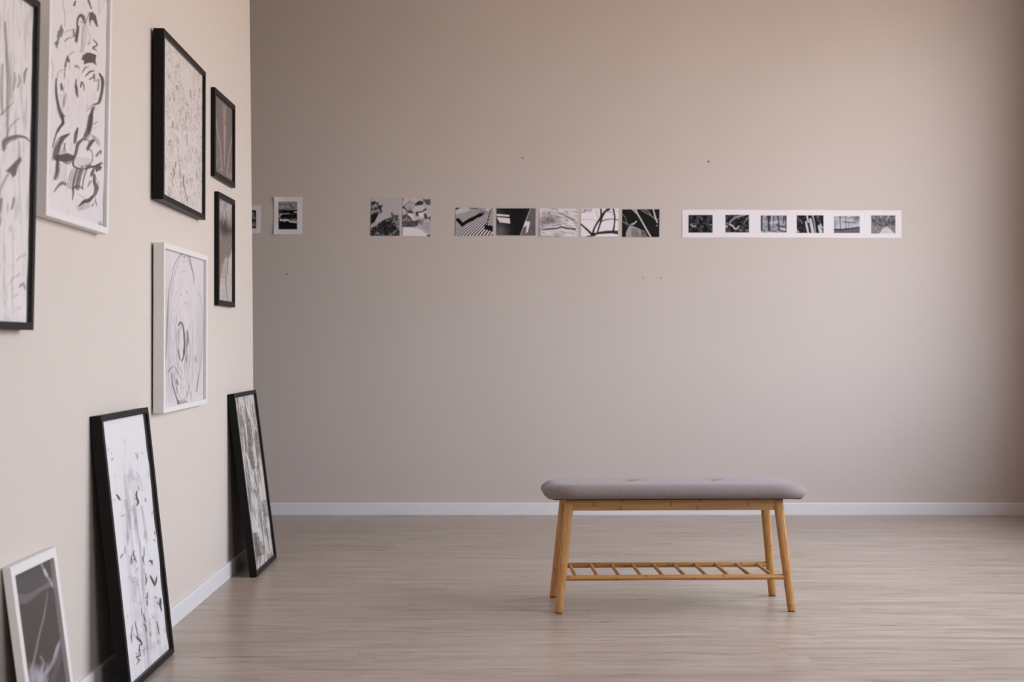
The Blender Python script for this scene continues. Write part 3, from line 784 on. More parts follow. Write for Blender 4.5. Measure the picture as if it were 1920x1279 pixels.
def art_marks(cv):                     # tall black frame leaning, nearest
    cv.wk, cv.ak = 0.72, 1; cv.hair = 0.9
    a = cv.all(); cv.lay(a, np.ones(len(a)), C(244, 242, 246))
    D = C(30, 22, 32); G = C(112, 104, 116)
    n = fbm(cv.U * 14, cv.V * 2.2, 6, 4)
    cen = np.exp(-((cv.U - .5) / .3) ** 2) * sstep(.9, .65, cv.V)
    cv.lay(a, sstep(.48, .75, n) * cen * .35, G)
    n = fbm(cv.U * 40, cv.V * 9, 16, 3); cv.lay(a, sstep(.6, .72, n) * cen * .28, G)
    A = zf(185, 770, 5.328); B = zf(200, 1000, 4.585)
    s = lambda p, w, al=.9, c=D, dry=.3, sd=1, soft=1.0: cv.brush(p, w, c, min(1, al * 1.1), soft, dry, sd, 7)
    f = lambda p, w, al=.3: cv.stroke(p, w, G, al, 3.5, .35, 2)
    for p, w, al in ((((95, 375), (100, 400)), 1.3, .5), (((128, 420), (135, 445)), 2, .3), (((128, 490), (142, 490)), 2.2, .8),
                     (((368, 428), (372, 440)), 1.3, .6), (((388, 430), (384, 460), (390, 485)), 1.8, .75), (((430, 422), (432, 428)), 1.6, .7),
                     (((260, 295), (262, 320)), 1, .35), (((395, 762), (402, 785)), 1.8, .8), (((465, 875), (469, 912)), 1.9, .75),
                     (((548, 995), (532, 1035)), 1.8, .55), (((560, 1205), (562, 1230)), 1.8, .85), (((228, 1058), (256, 1045)), 1.7, .75),
                     (((492, 600), (498, 665)), 1.5, .4), (((152, 880), (150, 920)), 1.5, .3), (((560, 1120), (562, 1140)), 1.5, .5),
                     (((165, 655), (168, 660)), 1.2, .4), (((330, 985), (315, 1000)), 1.4, .5)): s(A(*p), w, al)
    s(A((178, 838), (195, 862), (212, 890)), [1.8, 4.2, 3.2], .97, D, .12)
    s(A((384, 800), (377, 840), (384, 880), (396, 915), (386, 940)), [1.2, 3.4, 3.4, 4.6, 1.4], 1, D, .1)
    s(A((362, 878), (395, 880)), 1.3, .8); s(A((352, 960), (346, 1000), (358, 1040)), [2, 3.4, 2], .35); s(A((365, 1080), (372, 1130)), 4, .28)
    for p, w, al in ((((320, 610), (330, 660), (380, 690)), 8, .28), (((290, 640), (300, 700), (312, 790)), 4, .35), (((255, 660), (262, 800), (270, 960)), 3, .28),
                     (((380, 620), (412, 680), (440, 800)), 3.4, .3), (((270, 900), (288, 1050), (292, 1290)), 5, .5), (((305, 1040), (318, 1180)), 3.5, .4),
                     (((430, 960), (450, 1080), (480, 1260)), 4, .45), (((350, 960), (372, 1120), (372, 1180)), 7, .3), (((262, 300), (268, 470)), 1.5, .25),
                     (((465, 1200), (460, 1275)), 4, .35)): f(A(*p), w, al)
    for p, w, al in ((((182, 0), (182, 95)), 4, .45), (((335, 0), (345, 75)), 5, .38), (((215, 60), (225, 160)), 3, .28), (((285, 70), (292, 140)), 3, .3),
                     (((205, 380), (250, 420), (240, 560), (290, 600)), 10, .2), (((310, 240), (318, 600)), 4, .22), (((370, 740), (382, 930)), 4, .4),
                     (((350, 990), (440, 940)), 12, .2), (((260, 640), (262, 760)), 6, .2), (((300, 880), (400, 1000)), 14, .14),
                     (((420, 700), (432, 900)), 6, .18), (((500, 820), (510, 850)), 5, .4), (((508, 960), (506, 1010)), 2, .3)): f(B(*p), w, al)
    for p, w, al in ((((158, 108), (160, 172)), [1.5, 2.6], .75), (((140, 178), (130, 195), (118, 212)), [2, 4, 2], .75), (((236, 150), (232, 185), (255, 245)), [2, 3.2, 3], .95),
                     (((215, 188), (210, 235), (214, 275)), [3, 3, 1.6], .7), (((322, 118), (322, 190), (312, 215), (322, 262)), [1.6, 2.6, 3.4, 2], .85),
                     (((366, 240), (380, 236), (394, 265)), [2, 4, 3], .92), (((388, 262), (396, 235)), 1.8, .9), (((262, 300), (268, 318)), 2, .6), (((322, 300), (324, 350)), 1.6, .4),
                     (((334, 350), (338, 400), (334, 445)), [2, 2.6, 2], .88), (((350, 380), (340, 440)), 2.4, .5), (((378, 368), (395, 405), (416, 445)), [3.2, 4, 4.4], .97),
                     (((430, 375), (425, 420), (412, 442)), [2.5, 4, 3], .9), (((400, 410), (430, 405)), 1.5, .7),
                     (((348, 512), (352, 560)), [2.4, 3.2], .85), (((348, 575), (350, 622)), [3, 2.5], .85), (((418, 552), (430, 546)), 2, .9),
                     (((460, 560), (464, 590), (462, 620), (472, 662)), [3, 4.4, 4, 2], .88), (((440, 600), (452, 612)), 4, .6), (((300, 648), (303, 705)), [1.6, 2], .75),
                     (((318, 695), (325, 730), (337, 765)), [2, 3, 2], .88), (((325, 780), (340, 815), (342, 860)), [2.6, 3.4, 1.8], .85), (((244, 758), (258, 820), (270, 885)), [1.8, 2.4, 1.6], .85),
                     (((222, 790), (215, 860), (212, 880), (218, 938)), [1.6, 2, 4, 2], .8), (((255, 885), (272, 905), (300, 940), (302, 960)), [2.4, 4.5, 3.4, 3], .95),
                     (((285, 955), (282, 1010), (290, 1050), (262, 1060), (268, 1080), (280, 1085), (262, 1125)), [2.5, 3, 2.5, 3.5, 2, 3.5, 3], .95),
                     (((398, 718), (404, 730)), 1.6, .7), (((434, 760), (442, 810), (452, 870)), [1.6, 3.2, 1.8], .85), (((446, 920), (450, 945)), 1.8, .5),
                     (((415, 0), (418, 10)), 2, .6), (((412, 55), (416, 68)), 2, .8), (((375, 850), (378, 880)), 2, .6), (((320, 980), (325, 1040)), 2.2, .45)): s(B(*p), w, al)
    rnd = random.Random(8)
    for cx, cy, r, nn in ((430, 585, 26, 26), (215, 235, 16, 18), (235, 240, 22, 14), (320, 1020, 22, 18), (270, 1050, 26, 22), (330, 790, 18, 14), (230, 860, 22, 14), (350, 560, 14, 10), (250, 420, 40, 24), (460, 600, 20, 16), (270, 910, 24, 16)):
        for k in range(nn):
            q = B((cx + rnd.gauss(0, r * .5), cy + rnd.gauss(0, r)))[0]; cv.dot(q[0], q[1], rnd.uniform(.4, 1.0), D, rnd.uniform(.35, .8))
    q = B((178, 712))[0]; cv.dot(q[0], q[1], 1.6, C(120, 150, 180), .7)

def art_bark(cv):                      # black frame leaning, farther
    cv.hair = 0.8
    a = cv.all(); cv.lay(a, np.ones(len(a)), C(226, 221, 218)); G = C(94, 84, 78)
    n = fbm(cv.U * 17, cv.V * 8, 3, 5); cv.lay(a, sstep(.47, .58, n) * .8, G)
    n = fbm(cv.U * 44, cv.V * 26, 23, 4); cv.lay(a, sstep(.52, .66, n) * .45, C(140, 131, 126))
    n = fbm(cv.U * 48, cv.V * 20, 43, 3); cv.lay(a, sstep(.56, .68, n) * .75, C(236, 233, 231))
    A = zf(430, 730, 7.53); B = zf(450, 890, 6.4)
    p = lambda q, al=.95, d=.12: cv.poly(q, G, al, 1.0, 2.4, dry=d + .3, ns=.9)
    p(A((228, 240), (262, 350), (302, 470), (306, 620), (312, 790), (352, 980), (372, 1110), (330, 1160), (292, 1060), (258, 880), (252, 560), (240, 340)))
    p(A((360, 560), (398, 600), (410, 680), (425, 850), (392, 960), (372, 820), (345, 690)), .85)
    p(A((150, 470), (185, 430), (200, 560), (190, 700), (160, 620)), .6, .4); p(A((380, 1080), (425, 1070), (420, 1150), (385, 1160)), .8, .3)
    p(A((215, 620), (245, 640), (235, 880), (220, 900)), .6, .4); p(A((190, 300), (235, 290), (245, 420), (215, 520)), .6, .4)
    p(B((155, 700), (212, 688), (232, 780), (292, 865), (296, 945), (232, 985), (192, 950), (165, 810)))
    p(B((78, 110), (122, 185), (142, 385), (110, 310)), .8); p(B((148, 150), (214, 215), (204, 285), (165, 215)), .85)
    p(B((250, 310), (322, 300), (345, 510), (285, 505), (262, 420)), .8, .35); p(B((325, 960), (372, 950), (360, 1020), (330, 1010)), .7, .3)
    p(B((170, 900), (230, 960), (215, 1080), (185, 1050)), .7, .3); p(B((300, 640), (335, 640), (325, 740), (300, 740)), .7, .4)
    for k in range(9): cv.stroke(B((215 + 4 * k, 790 + 18 * k), (262 + 2 * k, 800 + 18 * k)), 1.1, C(205, 200, 198), .6, 1, .5, k)
    for k in range(30):
        t = k / 29.0; q = (488 - 8 * 0 + 0, 0)
        x = 476.5 + (513.5 - 476.5) * t; y = 745 + (1040 - 745) * t
        if (k * 7) % 5 < 3: cv.stroke([(x + (k % 3) * .6, y), (x + .8, y + 6)], [1.2, 1.8], C(52, 48, 54), .75, 1)

def art_rope(cv):                      # small white frame leaning at the lower left
    a = cv.all(); cv.lay(a, np.ones(len(a)), C(74, 67, 65))
    n = fbm(cv.X * .06, cv.Y * .5, 3, 3); cv.lay(a, sstep(.5, .7, n) * .12, C(110, 100, 94))
    Z = zf(0, 1000, 4.585)
    cv.poly(Z((120, 520), (235, 525), (300, 490), (400, 430), (425, 405), (445, 455), (350, 500), (290, 560), (225, 605), (120, 615)), C(112, 104, 110), .95, 1)
    W = C(196, 192, 200)
    cv.stroke(Z((345, 240), (372, 300)), 4, W, .55, 1.5, .4); cv.stroke(Z((382, 315), (402, 360)), 5.5, W, .9, 1.3)
    cv.stroke(Z((408, 370), (418, 392)), 4, W, .4, 1.5); cv.stroke(Z((425, 395), (448, 430), (470, 470), (490, 520)), [3, 6, 5, 4], W, .92, 1.5, .2)
    cv.stroke(Z((425, 450), (440, 390)), 6, C(110, 104, 108), .5, 3)
    cv.stroke(Z((412, 500), (400, 590), (378, 720), (345, 850), (305, 1040), (262, 1230), (235, 1320)), [1, 2, 3.2, 3, 4, 5, 7], C(150, 146, 150), .8, 1.5, .15)
    cv.stroke(Z((545, 860), (500, 980), (470, 1080), (425, 1160), (360, 1250), (330, 1330)), [3, 7, 7, 7, 9, 10], C(165, 162, 170), .8, 2.5, .3)
    cv.stroke(Z((500, 960), (470, 1060)), 4, W, .6, 1.5, .3)
    cv.stroke(Z((520, 1000), (500, 1120), (450, 1279)), 9, C(120, 116, 122), .35, 4, .3)
    for k in range(44):
        rr = random.Random(k); x = 300 + rr.uniform(-45, 110); y = 1215 + rr.uniform(-90, 60)
        cv.stroke(Z((x, y + 40), (x + rr.uniform(-5, 25), y - 30)), [4, 1], W, .28, 2.5, .3, k)
    cv.smudge(70, 1268, 14, 14, W, .55); cv.stroke(Z((350, 1060), (380, 1110), (370, 1160)), 3, W, .45, 2.5)
    cv.dot(91.5, 1148.5, .7, W, .4)

LW = M
def hung(name, label, D0, X0, D1, X1, z0, H, T, face, tilt, roll, fm, bmt, paint, base, nu, nv, **kw):
    """front face runs from depth D0 (distance X0 left of the eye) to D1 (X1)"""
    W = math.hypot(D1 - D0, X1 - X0); yaw = math.atan2(X1 - X0, D1 - D0)
    n = Vector((math.cos(yaw), math.sin(yaw), 0))
    o = Vector((-X0, D0, z0)) - n * T
    return frame_thing(name, label, 'picture frame', W, H, T, face, o, yaw, tilt, roll, fm, bmt, paint, base, nu, nv, **kw)

G1 = 'framed works hung on the left wall'
G2 = 'framed works leaning on the left wall'
hung('framed_picture', 'tall black frame with a grey wash drawing, hung at the left edge of the view',
     2.90, 1.158, 3.4646, 1.165, 1.034, .80, .034, .0185, R(1.17), 0, M['black'], M['dark_board'], art_wash, PAPER, 150, 420, wave=(.004, 9), sheet_margin=(0, .006, 0, 0))
hung('framed_picture', 'tall white frame with dark swirling brush strokes, hung high on the left wall',
     3.550, 1.163, 4.122, 1.170, 1.322, .80, .034, .0185, R(.9), R(-.4), M['white'], M['white_board'], art_swirl, C(242, 235, 237), 190, 560, wave=(.005, 11), sheet_margin=(0, .002, 0, 0))
hung('framed_picture', 'large black frame with a finely speckled pale drawing, hung above the ringed drawing',
     4.751, 1.165, 5.501, 1.186, 1.4838, .573, .036, .0185, R(.1), R(-.35), M['black'], M['dark_board'], art_speckle, PAPER, 190, 460, wave=(.0016, 16), sheet_margin=(0, .001, 0, 0))
hung('framed_picture', 'large white frame with a ringed oval ink drawing, hung below the speckled drawing',
     4.762, 1.166, 5.521, 1.183, .7675, .573, .036, .0185, R(.15), R(.08), M['white'], M['white_board'], art_rings, PAPER, 190, 460, wave=(.001, 6), sheet_margin=(0, .012, 0, 0))
hung('framed_picture', 'small black frame with a photograph of pale cables, upper of two small hung ones',
     5.734, 1.198, 6.175, 1.2013, 1.6775, .359, .020, .022, 0, R(-.1), M['black'], M['dark_board'], art_bridge, PAPER, 120, 260)
hung('framed_picture', 'small black frame with a mottled grey and white photograph, lower of two small hung ones',
     5.806, 1.198, 6.172, 1.2010, 1.1585, .465, .020, .022, 0, 0, M['black'], M['dark_board'], art_statue, PAPER, 120, 320)

def leaning(label, D0, D1, Xtop, Xbot, Hz, T, face, fm, bmt, paint, base, nu, nv, yaw=WALL_YAW, **kw):
    th = math.atan2(Xtop - Xbot, Hz); Ln = math.hypot(Xtop - Xbot, Hz)
    o = Vector((-(Xbot + T * math.cos(th)), D0, 0.0005))
    return frame_thing('framed_picture', label, 'picture frame', D1 - D0, Ln, T, face, o, yaw, -th, 0, fm, bmt, paint, base, nu, nv, **kw)
leaning('tall black frame with scattered dark marks on white paper, leaning on the left wall',
        4.050, 4.593, 1.1705, 1.085, .792, .034, .0185, M['black'], M['dark_board'], art_marks, PAPER, 200, 620, wave=(.018, 13), sheet_margin=(0, .014, 0, 0), wave_seed=4)
leaning('tall black frame with a streaky grey painting, leaning by the end of the left wall',
        6.084, 6.630, 1.189, 1.091, .7825, .031, .0185, M['black'], M['dark_board'], art_bark, PAPER, 170, 480, sheet_margin=(0, .006, 0, 0))
leaning('small white frame with a dark photograph of pale ropes, leaning at the lower left',
        3.330, 3.669, 1.174, 1.111, .474, .020, .024, M['white'], M['dark_board'], art_rope, C(74, 67, 65), 150, 300, sheet_margin=(0, .004, 0, 0))

# ------------------------------------------------------------------ photographs on the back wall
def wall_pt(px, py): return Vector(((px - HX) / FPX * BACK, BACK, EYE - (py - HY) / FPX * BACK))

def print_thing(label, quad, paint, base, group, nu=None, nv=None, curl=(.0, .0, .0, .0), cat='photograph'):
    """quad: top-left, top-right, bottom-left, bottom-right in photograph pixels; curl = lift of the four corners (m)"""
    tl, tr, bl, br = [wall_pt(*q) for q in quad]
    org = (bl + br) / 2 + Vector((0, -.0012, 0))
    w = (tr - tl).length * FPX / BACK; h = (tl - bl).length * FPX / BACK
    nu = nu or int(w * 2.2); nv = nv or int(h * 2.2)
    def pos(U, V):
        P = [np.outer((1 - U) * V, np.array(tl)), np.outer(U * V, np.array(tr)), np.outer((1 - U) * (1 - V), np.array(bl)), np.outer(U * (1 - V), np.array(br))]
        Q = sum(P) - np.array(org)
        f = lambda t: np.clip((t - .55) / .45, 0, 1) ** 2
        lift = curl[0] * f(1 - U) * f(V) + curl[1] * f(U) * f(V) + curl[2] * f(1 - U) * f(1 - V) + curl[3] * f(U) * f(1 - V)
        lift = lift + .0012 * (.5 + .5 * np.sin(V * 5 + (0 if group == GD else 3) * U))
        Q[:, 1] = -lift
        return Q
    o = sheet_mesh('picture_print', nu, nv, pos, Matrix.Translation(org), paint, base, M['print'], None)
    o.location = org
    m = o.modifiers.new('thickness', 'SOLIDIFY'); m.thickness = .0005; m.offset = 0
    return tag(o, label, cat, group)

def rect(cv, x0, y0, x1, y1, col, al=1, soft=.7): cv.poly([(x0, y0), (x1, y0), (x1, y1), (x0, y1)], col, al, soft)
def clip_inside(cv, x0, y0, x1, y1, fn):
    """paint fn only inside the rectangle (the picture within a white border)"""
    keep = cv.c.copy(); fn(cv)
    m = sstep(-.35, .35, np.minimum(np.minimum(cv.X - x0, x1 - cv.X), np.minimum(cv.Y - y0, y1 - cv.Y)))[:, None]
    cv.c = keep * (1 - m) + cv.c * m
def mott(cv, lo, hi, sx, sy, seed, e0=.35, e1=.65, al=1.0):
    n = sstep(e0, e1, fbm(cv.X * sx, cv.Y * sy, seed, 4)); a = cv.all()
    c = np.array(C(lo, lo, lo * 1.02))[None] * (1 - n[:, None]) + np.array(C(hi, hi * .98, hi))[None] * n[:, None]
    cv.c[a] = cv.c[a] * (1 - al) + c * al
g = lambda v: C(min(246, v * 1.14), min(240, v * 1.11), min(246, v * 1.14))
WHITE = C(232, 228, 234)

def p_gate(cv):
    def f(cv):
        mott(cv, 12, 55, .3, .3, 3); Z = zf(460, 360, 14.2)
        cv.stroke(Z((190, 560), (230, 700)), 4, g(125), .9, 2); cv.smudge(475.5, 421, 3.5, 4, g(135), .9); cv.smudge(471, 405, 4, 6, g(95), .7)
    clip_inside(cv, 431, 394, 480.2, 428.5, f)
def p_house(cv):
    def f(cv):
        mott(cv, 112, 165, .22, .3, 9); Z = zf(460, 360, 14.2)
        cv.poly(Z((860, 475), (1090, 480), (1120, 490), (1240, 485), (1270, 470), (1420, 475), (1420, 1050), (860, 1050)), g(14), 1, .8, .3)
        cv.stroke(Z((905, 525), (960, 500)), 1.5, g(90), .6); cv.stroke(Z((1310, 535), (1365, 538)), 2.6, g(175), .9)
        cv.stroke(Z((905, 580), (1165, 575)), 2.2, g(140), .85); cv.stroke(Z((1190, 592), (1300, 590)), 1.3, g(80), .8)
        cv.stroke(Z((895, 650), (950, 600)), 2.2, g(190), .9); cv.stroke(Z((915, 640), (935, 770)), 2.2, g(150), .8)
        cv.stroke(Z((940, 745), (1150, 750)), 3, g(205), .95); cv.stroke(Z((1000, 770), (1060, 780)), 2.5, g(150), .7)
        cv.stroke(Z((1180, 785), (1360, 805)), 3.2, g(190), .9); cv.stroke(Z((1230, 740), (1375, 750)), 2.4, g(140), .8)
        for x in (1030, 1065, 1090, 1215, 1265, 1320): cv.stroke(Z((x, 690), (x - 6, 735)), 1, g(110), .8)
        cv.stroke(Z((880, 262), (1385, 262)), .8, g(70), .7); cv.stroke(Z((1375, 262), (1370, 470)), .8, g(100), .5); cv.stroke(Z((893, 262), (893, 470)), .8, g(90), .5)
    clip_inside(cv, 522, 378, 557.2, 430.2, f)
def p_rocks(cv):
    a = cv.all(); cv.lay(a, np.ones(len(a)), C(196, 190, 196)); Z = zf(690, 365, 15.05)
    K = [Z((60, 215), (150, 210), (200, 172), (225, 215), (305, 212), (290, 285), (418, 308), (375, 395), (418, 488), (300, 545), (250, 640), (210, 730), (165, 830), (60, 850)),
         Z((60, 1200), (60, 960), (240, 850), (350, 755), (490, 690), (700, 610), (640, 560), (680, 478), (715, 565), (850, 580), (858, 640), (820, 670), (900, 690), (900, 1200))]
    keep = cv.c.copy()
    mott(cv, 52, 150, .28, .32, 4, .4, .7); tex = cv.c.copy(); cv.c = keep
    for k in K:
        pts = k; m0 = cv.c.copy(); cv.poly(pts, (9, 9, 9), 1, .9, .3); m = np.clip((cv.c[:, :1] - m0[:, :1]) / (9 - m0[:, :1]), 0, 1)
        cv.c = m0 * (1 - m) + tex * m
    cv.poly(Z((60, 560), (300, 540), (210, 720), (150, 840), (60, 850)), g(22), .95, 1, .8)
    cv.poly(Z((60, 220), (200, 175), (240, 230), (150, 300), (60, 290)), g(40), .9, 1, .8)
    cv.stroke(Z((60, 440), (230, 410), (330, 330), (410, 310)), [3, 3, 3, 2], g(45), .9); cv.stroke(Z((130, 330), (230, 300)), 4, g(165), .7, 2)
    cv.stroke(Z((120, 480), (300, 450)), 5, g(160), .6, 2)
    cv.poly(Z((180, 980), (250, 870), (420, 750), (640, 735), (720, 860), (800, 930), (770, 985), (690, 1080), (540, 1130), (330, 1080), (230, 1010)), g(24), .92, 1.2, 1.2, dry=.2)
    cv.poly(Z((60, 1180), (60, 1000), (160, 960), (230, 1120), (430, 1110), (420, 1180)), g(30), .8, 1.2, 1.2, dry=.3)
    cv.poly(Z((760, 740), (890, 700), (890, 1050), (800, 920)), g(175), .55, 1.5, 1.5, dry=.4); cv.stroke(Z((660, 500), (700, 590), (850, 600)), [1, 5, 3], g(95), .9, 1.2)
    cv.poly(Z((840, 1040), (900, 1000), (900, 1150), (850, 1120)), g(25), .9); cv.stroke(Z((95, 840), (220, 780), (250, 900)), [2, 2, 1], g(165), .7, 1.5)
def p_birds(cv):
    a = cv.all(); cv.lay(a, np.ones(len(a)), C(206, 200, 206)); Z = zf(690, 365, 15.05)
    cv.lay(a, sstep(.5, .7, fbm(cv.X * .3, cv.Y * .3, 6, 4)) * .45 * sstep(428, 420, cv.Y), g(140))
    P = lambda v, *p, **k: cv.poly(Z(*p), g(v), .93, 1, .5, **k)
    P(150, (1060, 360), (1190, 200), (1330, 210), (1340, 330), (1240, 420), (1150, 470))
    cv.lay(a, sstep(.45, .65, fbm(cv.X * .5, cv.Y * .5, 16, 3)) * .35 * sstep(428, 420, cv.Y), g(210))
    P(52, (960, 570), (1060, 560), (1130, 470), (1180, 420), (1280, 470), (1290, 520), (1130, 540), (1260, 640), (1300, 740), (1430, 700), (1420, 860), (1300, 915), (960, 915), dry=.12)
    cv.stroke(Z((1140, 550), (1230, 600), (1290, 720)), [4, 6, 3], g(215), .9); cv.stroke(Z((985, 740), (1100, 660)), 2.5, g(165), .7, 1.5); cv.smudge(767, 413, 6, 1.6, g(150), .7)
    P(28, (1320, 310), (1340, 240), (1430, 170), (1560, 185), (1560, 260), (1490, 300)); P(75, (1540, 130), (1770, 130), (1770, 300), (1640, 280))
    P(190, (1330, 330), (1490, 300), (1640, 370), (1540, 440), (1350, 460)); P(40, (1370, 490), (1530, 460), (1620, 375), (1670, 420), (1560, 480), (1420, 520))
    P(45, (1340, 480), (1400, 480), (1430, 620), (1350, 590)); P(55, (1575, 540), (1640, 530), (1700, 690), (1590, 680)); P(25, (1700, 650), (1770, 590), (1770, 790))
    P(95, (1430, 700), (1590, 690), (1560, 830), (1480, 880), (1430, 800), dry=.4); P(215, (1430, 520), (1560, 510), (1550, 640), (1450, 610)); P(160, (1560, 780), (1770, 760), (1770, 1130), (1500, 930))
    cv.stroke(Z((960, 370), (1040, 320), (1200, 160)), [3, 2, 1], g(70), .9); cv.stroke(Z((1000, 350), (1120, 470)), [4, 2], g(60), .9); P(30, (960, 100), (1020, 100), (960, 170))
    P(218, (950, 925), (1200, 925), (1380, 950), (1540, 1030), (1700, 1190), (950, 1190)); P(35, (1650, 1150), (1770, 1120), (1770, 1200), (1690, 1200))
def p_deck(cv):
    a = cv.all(); Z = zf(845, 380, 8.0); z = lambda x, y: Z((x, y))[0]
    vx, vy = z(1123, -325)
    t = (cv.X - vx) / (cv.Y - vy); n = .5 + .5 * np.cos(2 * np.pi * t / .0640 + .6)
    m = sstep(.36, .64, n)[:, None]
    cv.c = np.array(g(24))[None] * (1 - m) + np.array(g(205))[None] * m
    cv.poly(Z((60, 60), (190, 60), (300, 95), (230, 140), (60, 180)), g(185), .95); cv.poly(Z((60, 60), (190, 60), (80, 110)), g(20), .95)
    cv.poly(Z((230, 60), (440, 60), (400, 95), (300, 90)), g(25), .85); cv.poly(Z((500, 60), (610, 60), (600, 100), (540, 140)), g(190), .9); cv.poly(Z((600, 60), (650, 60), (650, 110)), g(25), .9)
    cv.stroke(Z((105, 255), (180, 335)), 7, g(16), 1); cv.stroke(Z((185, 325), (330, 240), (480, 165)), 6.4, g(16), 1)
    cv.stroke(Z((440, 110), (480, 150), (540, 140)), 5, g(110), .7, 2, .5); cv.stroke(Z((600, 110), (570, 220), (545, 320)), 1.8, g(22), .95)
    cv.poly(Z((510, 325), (560, 340), (645, 345), (645, 440), (500, 395)), g(16), 1)
def p_shadow(cv):
    a = cv.all(); Z = zf(845, 380, 8.0); cv.lay(a, np.ones(len(a)), g(22))
    cv.smudge(936, 436, 14, 16, g(105), .8); cv.smudge(935, 398, 8, 12, g(60), .6)
    cv.poly(Z((1200, 60), (1300, 60), (1300, 510), (1040, 510)), g(100), .95, .8)
    cv.lay(a, sstep(.45, .65, fbm(cv.X * .25, cv.Y * .25, 3, 4)) * .35 * sstep(985, 990, cv.X), g(60))
    cv.stroke(Z((1205, 70), (1120, 290), (1040, 500)), 1.2, g(175), .85)
    cv.poly(Z((680, 168), (882, 185), (880, 210), (680, 198)), g(205), .95); cv.poly(Z((690, 218), (886, 235), (892, 314), (735, 294)), g(212), .95)
    cv.poly(Z((1120, 278), (1192, 284), (1160, 430), (1128, 468), (1142, 345), (1088, 372)), g(210), .95)
def p_water(cv):
    a = cv.all(); Z = zf(845, 380, 8.0); cv.lay(a, np.ones(len(a)), g(205))
    s = fbm((cv.X + cv.Y * .0) * .16, (cv.Y - cv.X * .32) * .9, 7, 4)
    cv.lay(a, sstep(.52, .64, s) * .62, g(70))
    cv.smudge(1032, 412, 17, 11, g(60), .8); cv.smudge(1016, 418, 6, 12, g(80), .5); cv.smudge(1045, 441, 8, 6, g(110), .6)
    cv.lay(a, sstep(.55, .68, fbm(cv.X * .5, cv.Y * .6, 27, 3)) * .4, g(205))
    cv.stroke(Z((1372, 406), (1480, 395), (1600, 385), (1660, 365), (1760, 385), (1868, 398)), [1.5, 3, 2.6, 2.4, 2.8, 3.2], g(30), .97)
    for k in range(7): cv.stroke(Z((1600 + 30 * k, 130 + 12 * k), (1700 + 24 * k, 190 + 14 * k), (1880, 250 + 12 * k)), .8, g(85), .6)
    cv.stroke(Z((1335, 380), (1345, 480), (1380, 505)), 2.2, g(120), .7)
def p_branch(cv):
    a = cv.all(); Z = zf(1080, 380, 11.64); cv.lay(a, np.ones(len(a)), g(212)); k = g(30)
    S = lambda p, w, al=.97, c=k: cv.stroke(Z(*p), w, c, al, .9)
    S(((90, 455), (220, 570), (345, 690)), [2.6, 3.8, 4.6]); S(((240, 740), (420, 715)), 2.4); S(((345, 700), (480, 668), (620, 650), (780, 640), (920, 655)), [4.5, 4.5, 5.5, 5.5, 7.5])
    S(((365, 690), (395, 570), (470, 430), (545, 310), (545, 140)), [4.5, 3.4, 3.6, 4, 3.2]); S(((470, 640), (530, 450), (570, 300), (640, 190), (720, 140)), [3, 3.4, 4.6, 4.8, 5.4])
    S(((810, 130), (845, 300), (838, 470), (815, 610)), [3, 3.2, 2.8, 3.8]); S(((560, 410), (640, 375), (760, 357), (920, 378)), [2.2, 1.8, 1.6, 1.8])
    S(((440, 190), (470, 280), (495, 350)), .8, .7); S(((110, 372), (280, 366), (430, 388)), 1, .5, g(120)); S(((780, 240), (820, 300)), .8, .6)
    S(((100, 205), (170, 210), (200, 150), (215, 210)), 1.6, .8, g(70)); S(((240, 150), (300, 200), (340, 145)), 1.6, .7, g(80)); S(((640, 190), (780, 210)), 3, .5, g(120)); S(((850, 160), (915, 200)), 2, .4, g(120))
    for q in range(8): S(((110 + 30 * q, 135), (130 + 28 * q, 165 + 12 * (q % 3))), 1.4, .5, g(90))
    S(((100, 760), (620, 752), (920, 740)), 1.2, .35, g(150))
def p_acorn(cv):
    a = cv.all(); Z = zf(1080, 380, 11.64); cv.lay(a, np.ones(len(a)), g(22)); k = g(185)
    S = lambda p, w, al=.95, c=k: cv.stroke(Z(*p), w, c, al, .9)
    S(((1215, 130), (1290, 200), (1345, 250), (1440, 410), (1540, 590), (1640, 760)), [2.2, 1.8, 2.4, 2.4, 2.4, 2.8]); S(((1295, 130), (1340, 240)), 2.6)
    S(((1685, 130), (1725, 290), (1772, 430)), [2, 2.8, 2.4]); S(((1430, 170), (1560, 240), (1650, 295), (1745, 380)), 1.3, .8, g(150)); S(((1500, 160), (1590, 200), (1630, 270)), 1.3, .8, g(150))
    S(((1010, 240), (1065, 310), (1112, 430)), 1.1, .75, g(130)); S(((1010, 370), (1120, 520)), 1, .6, g(110)); S(((1035, 420), (1180, 490)), 1.2, .8, g(150)); S(((1300, 540), (1480, 620)), 1, .6, g(90))
    cv.poly(Z((1165, 505), (1240, 500), (1350, 555), (1420, 600), (1420, 770), (1085, 770), (1092, 650), (1130, 560)), g(165), .9, 1, .6, dry=.25, ns=1.1)
    cv.poly(Z((1340, 560), (1500, 620), (1580, 770), (1380, 770)), g(130), .75, 1.2, 1.0, dry=.75, ns=1.2); cv.poly(Z((1200, 560), (1330, 560), (1420, 770), (1220, 770)), g(60), .7, 1, 1, dry=.6, ns=1.2)
    S(((1215, 475), (1270, 455), (1325, 402)), [2.6, 2.4, 1.4]); S(((1195, 490), (1340, 540)), 1.4, .9, g(20)); cv.dot(*Z((1768, 500))[0], 1.2, g(165), .9); cv.dot(*Z((1795, 360))[0], 1, g(130), .8)

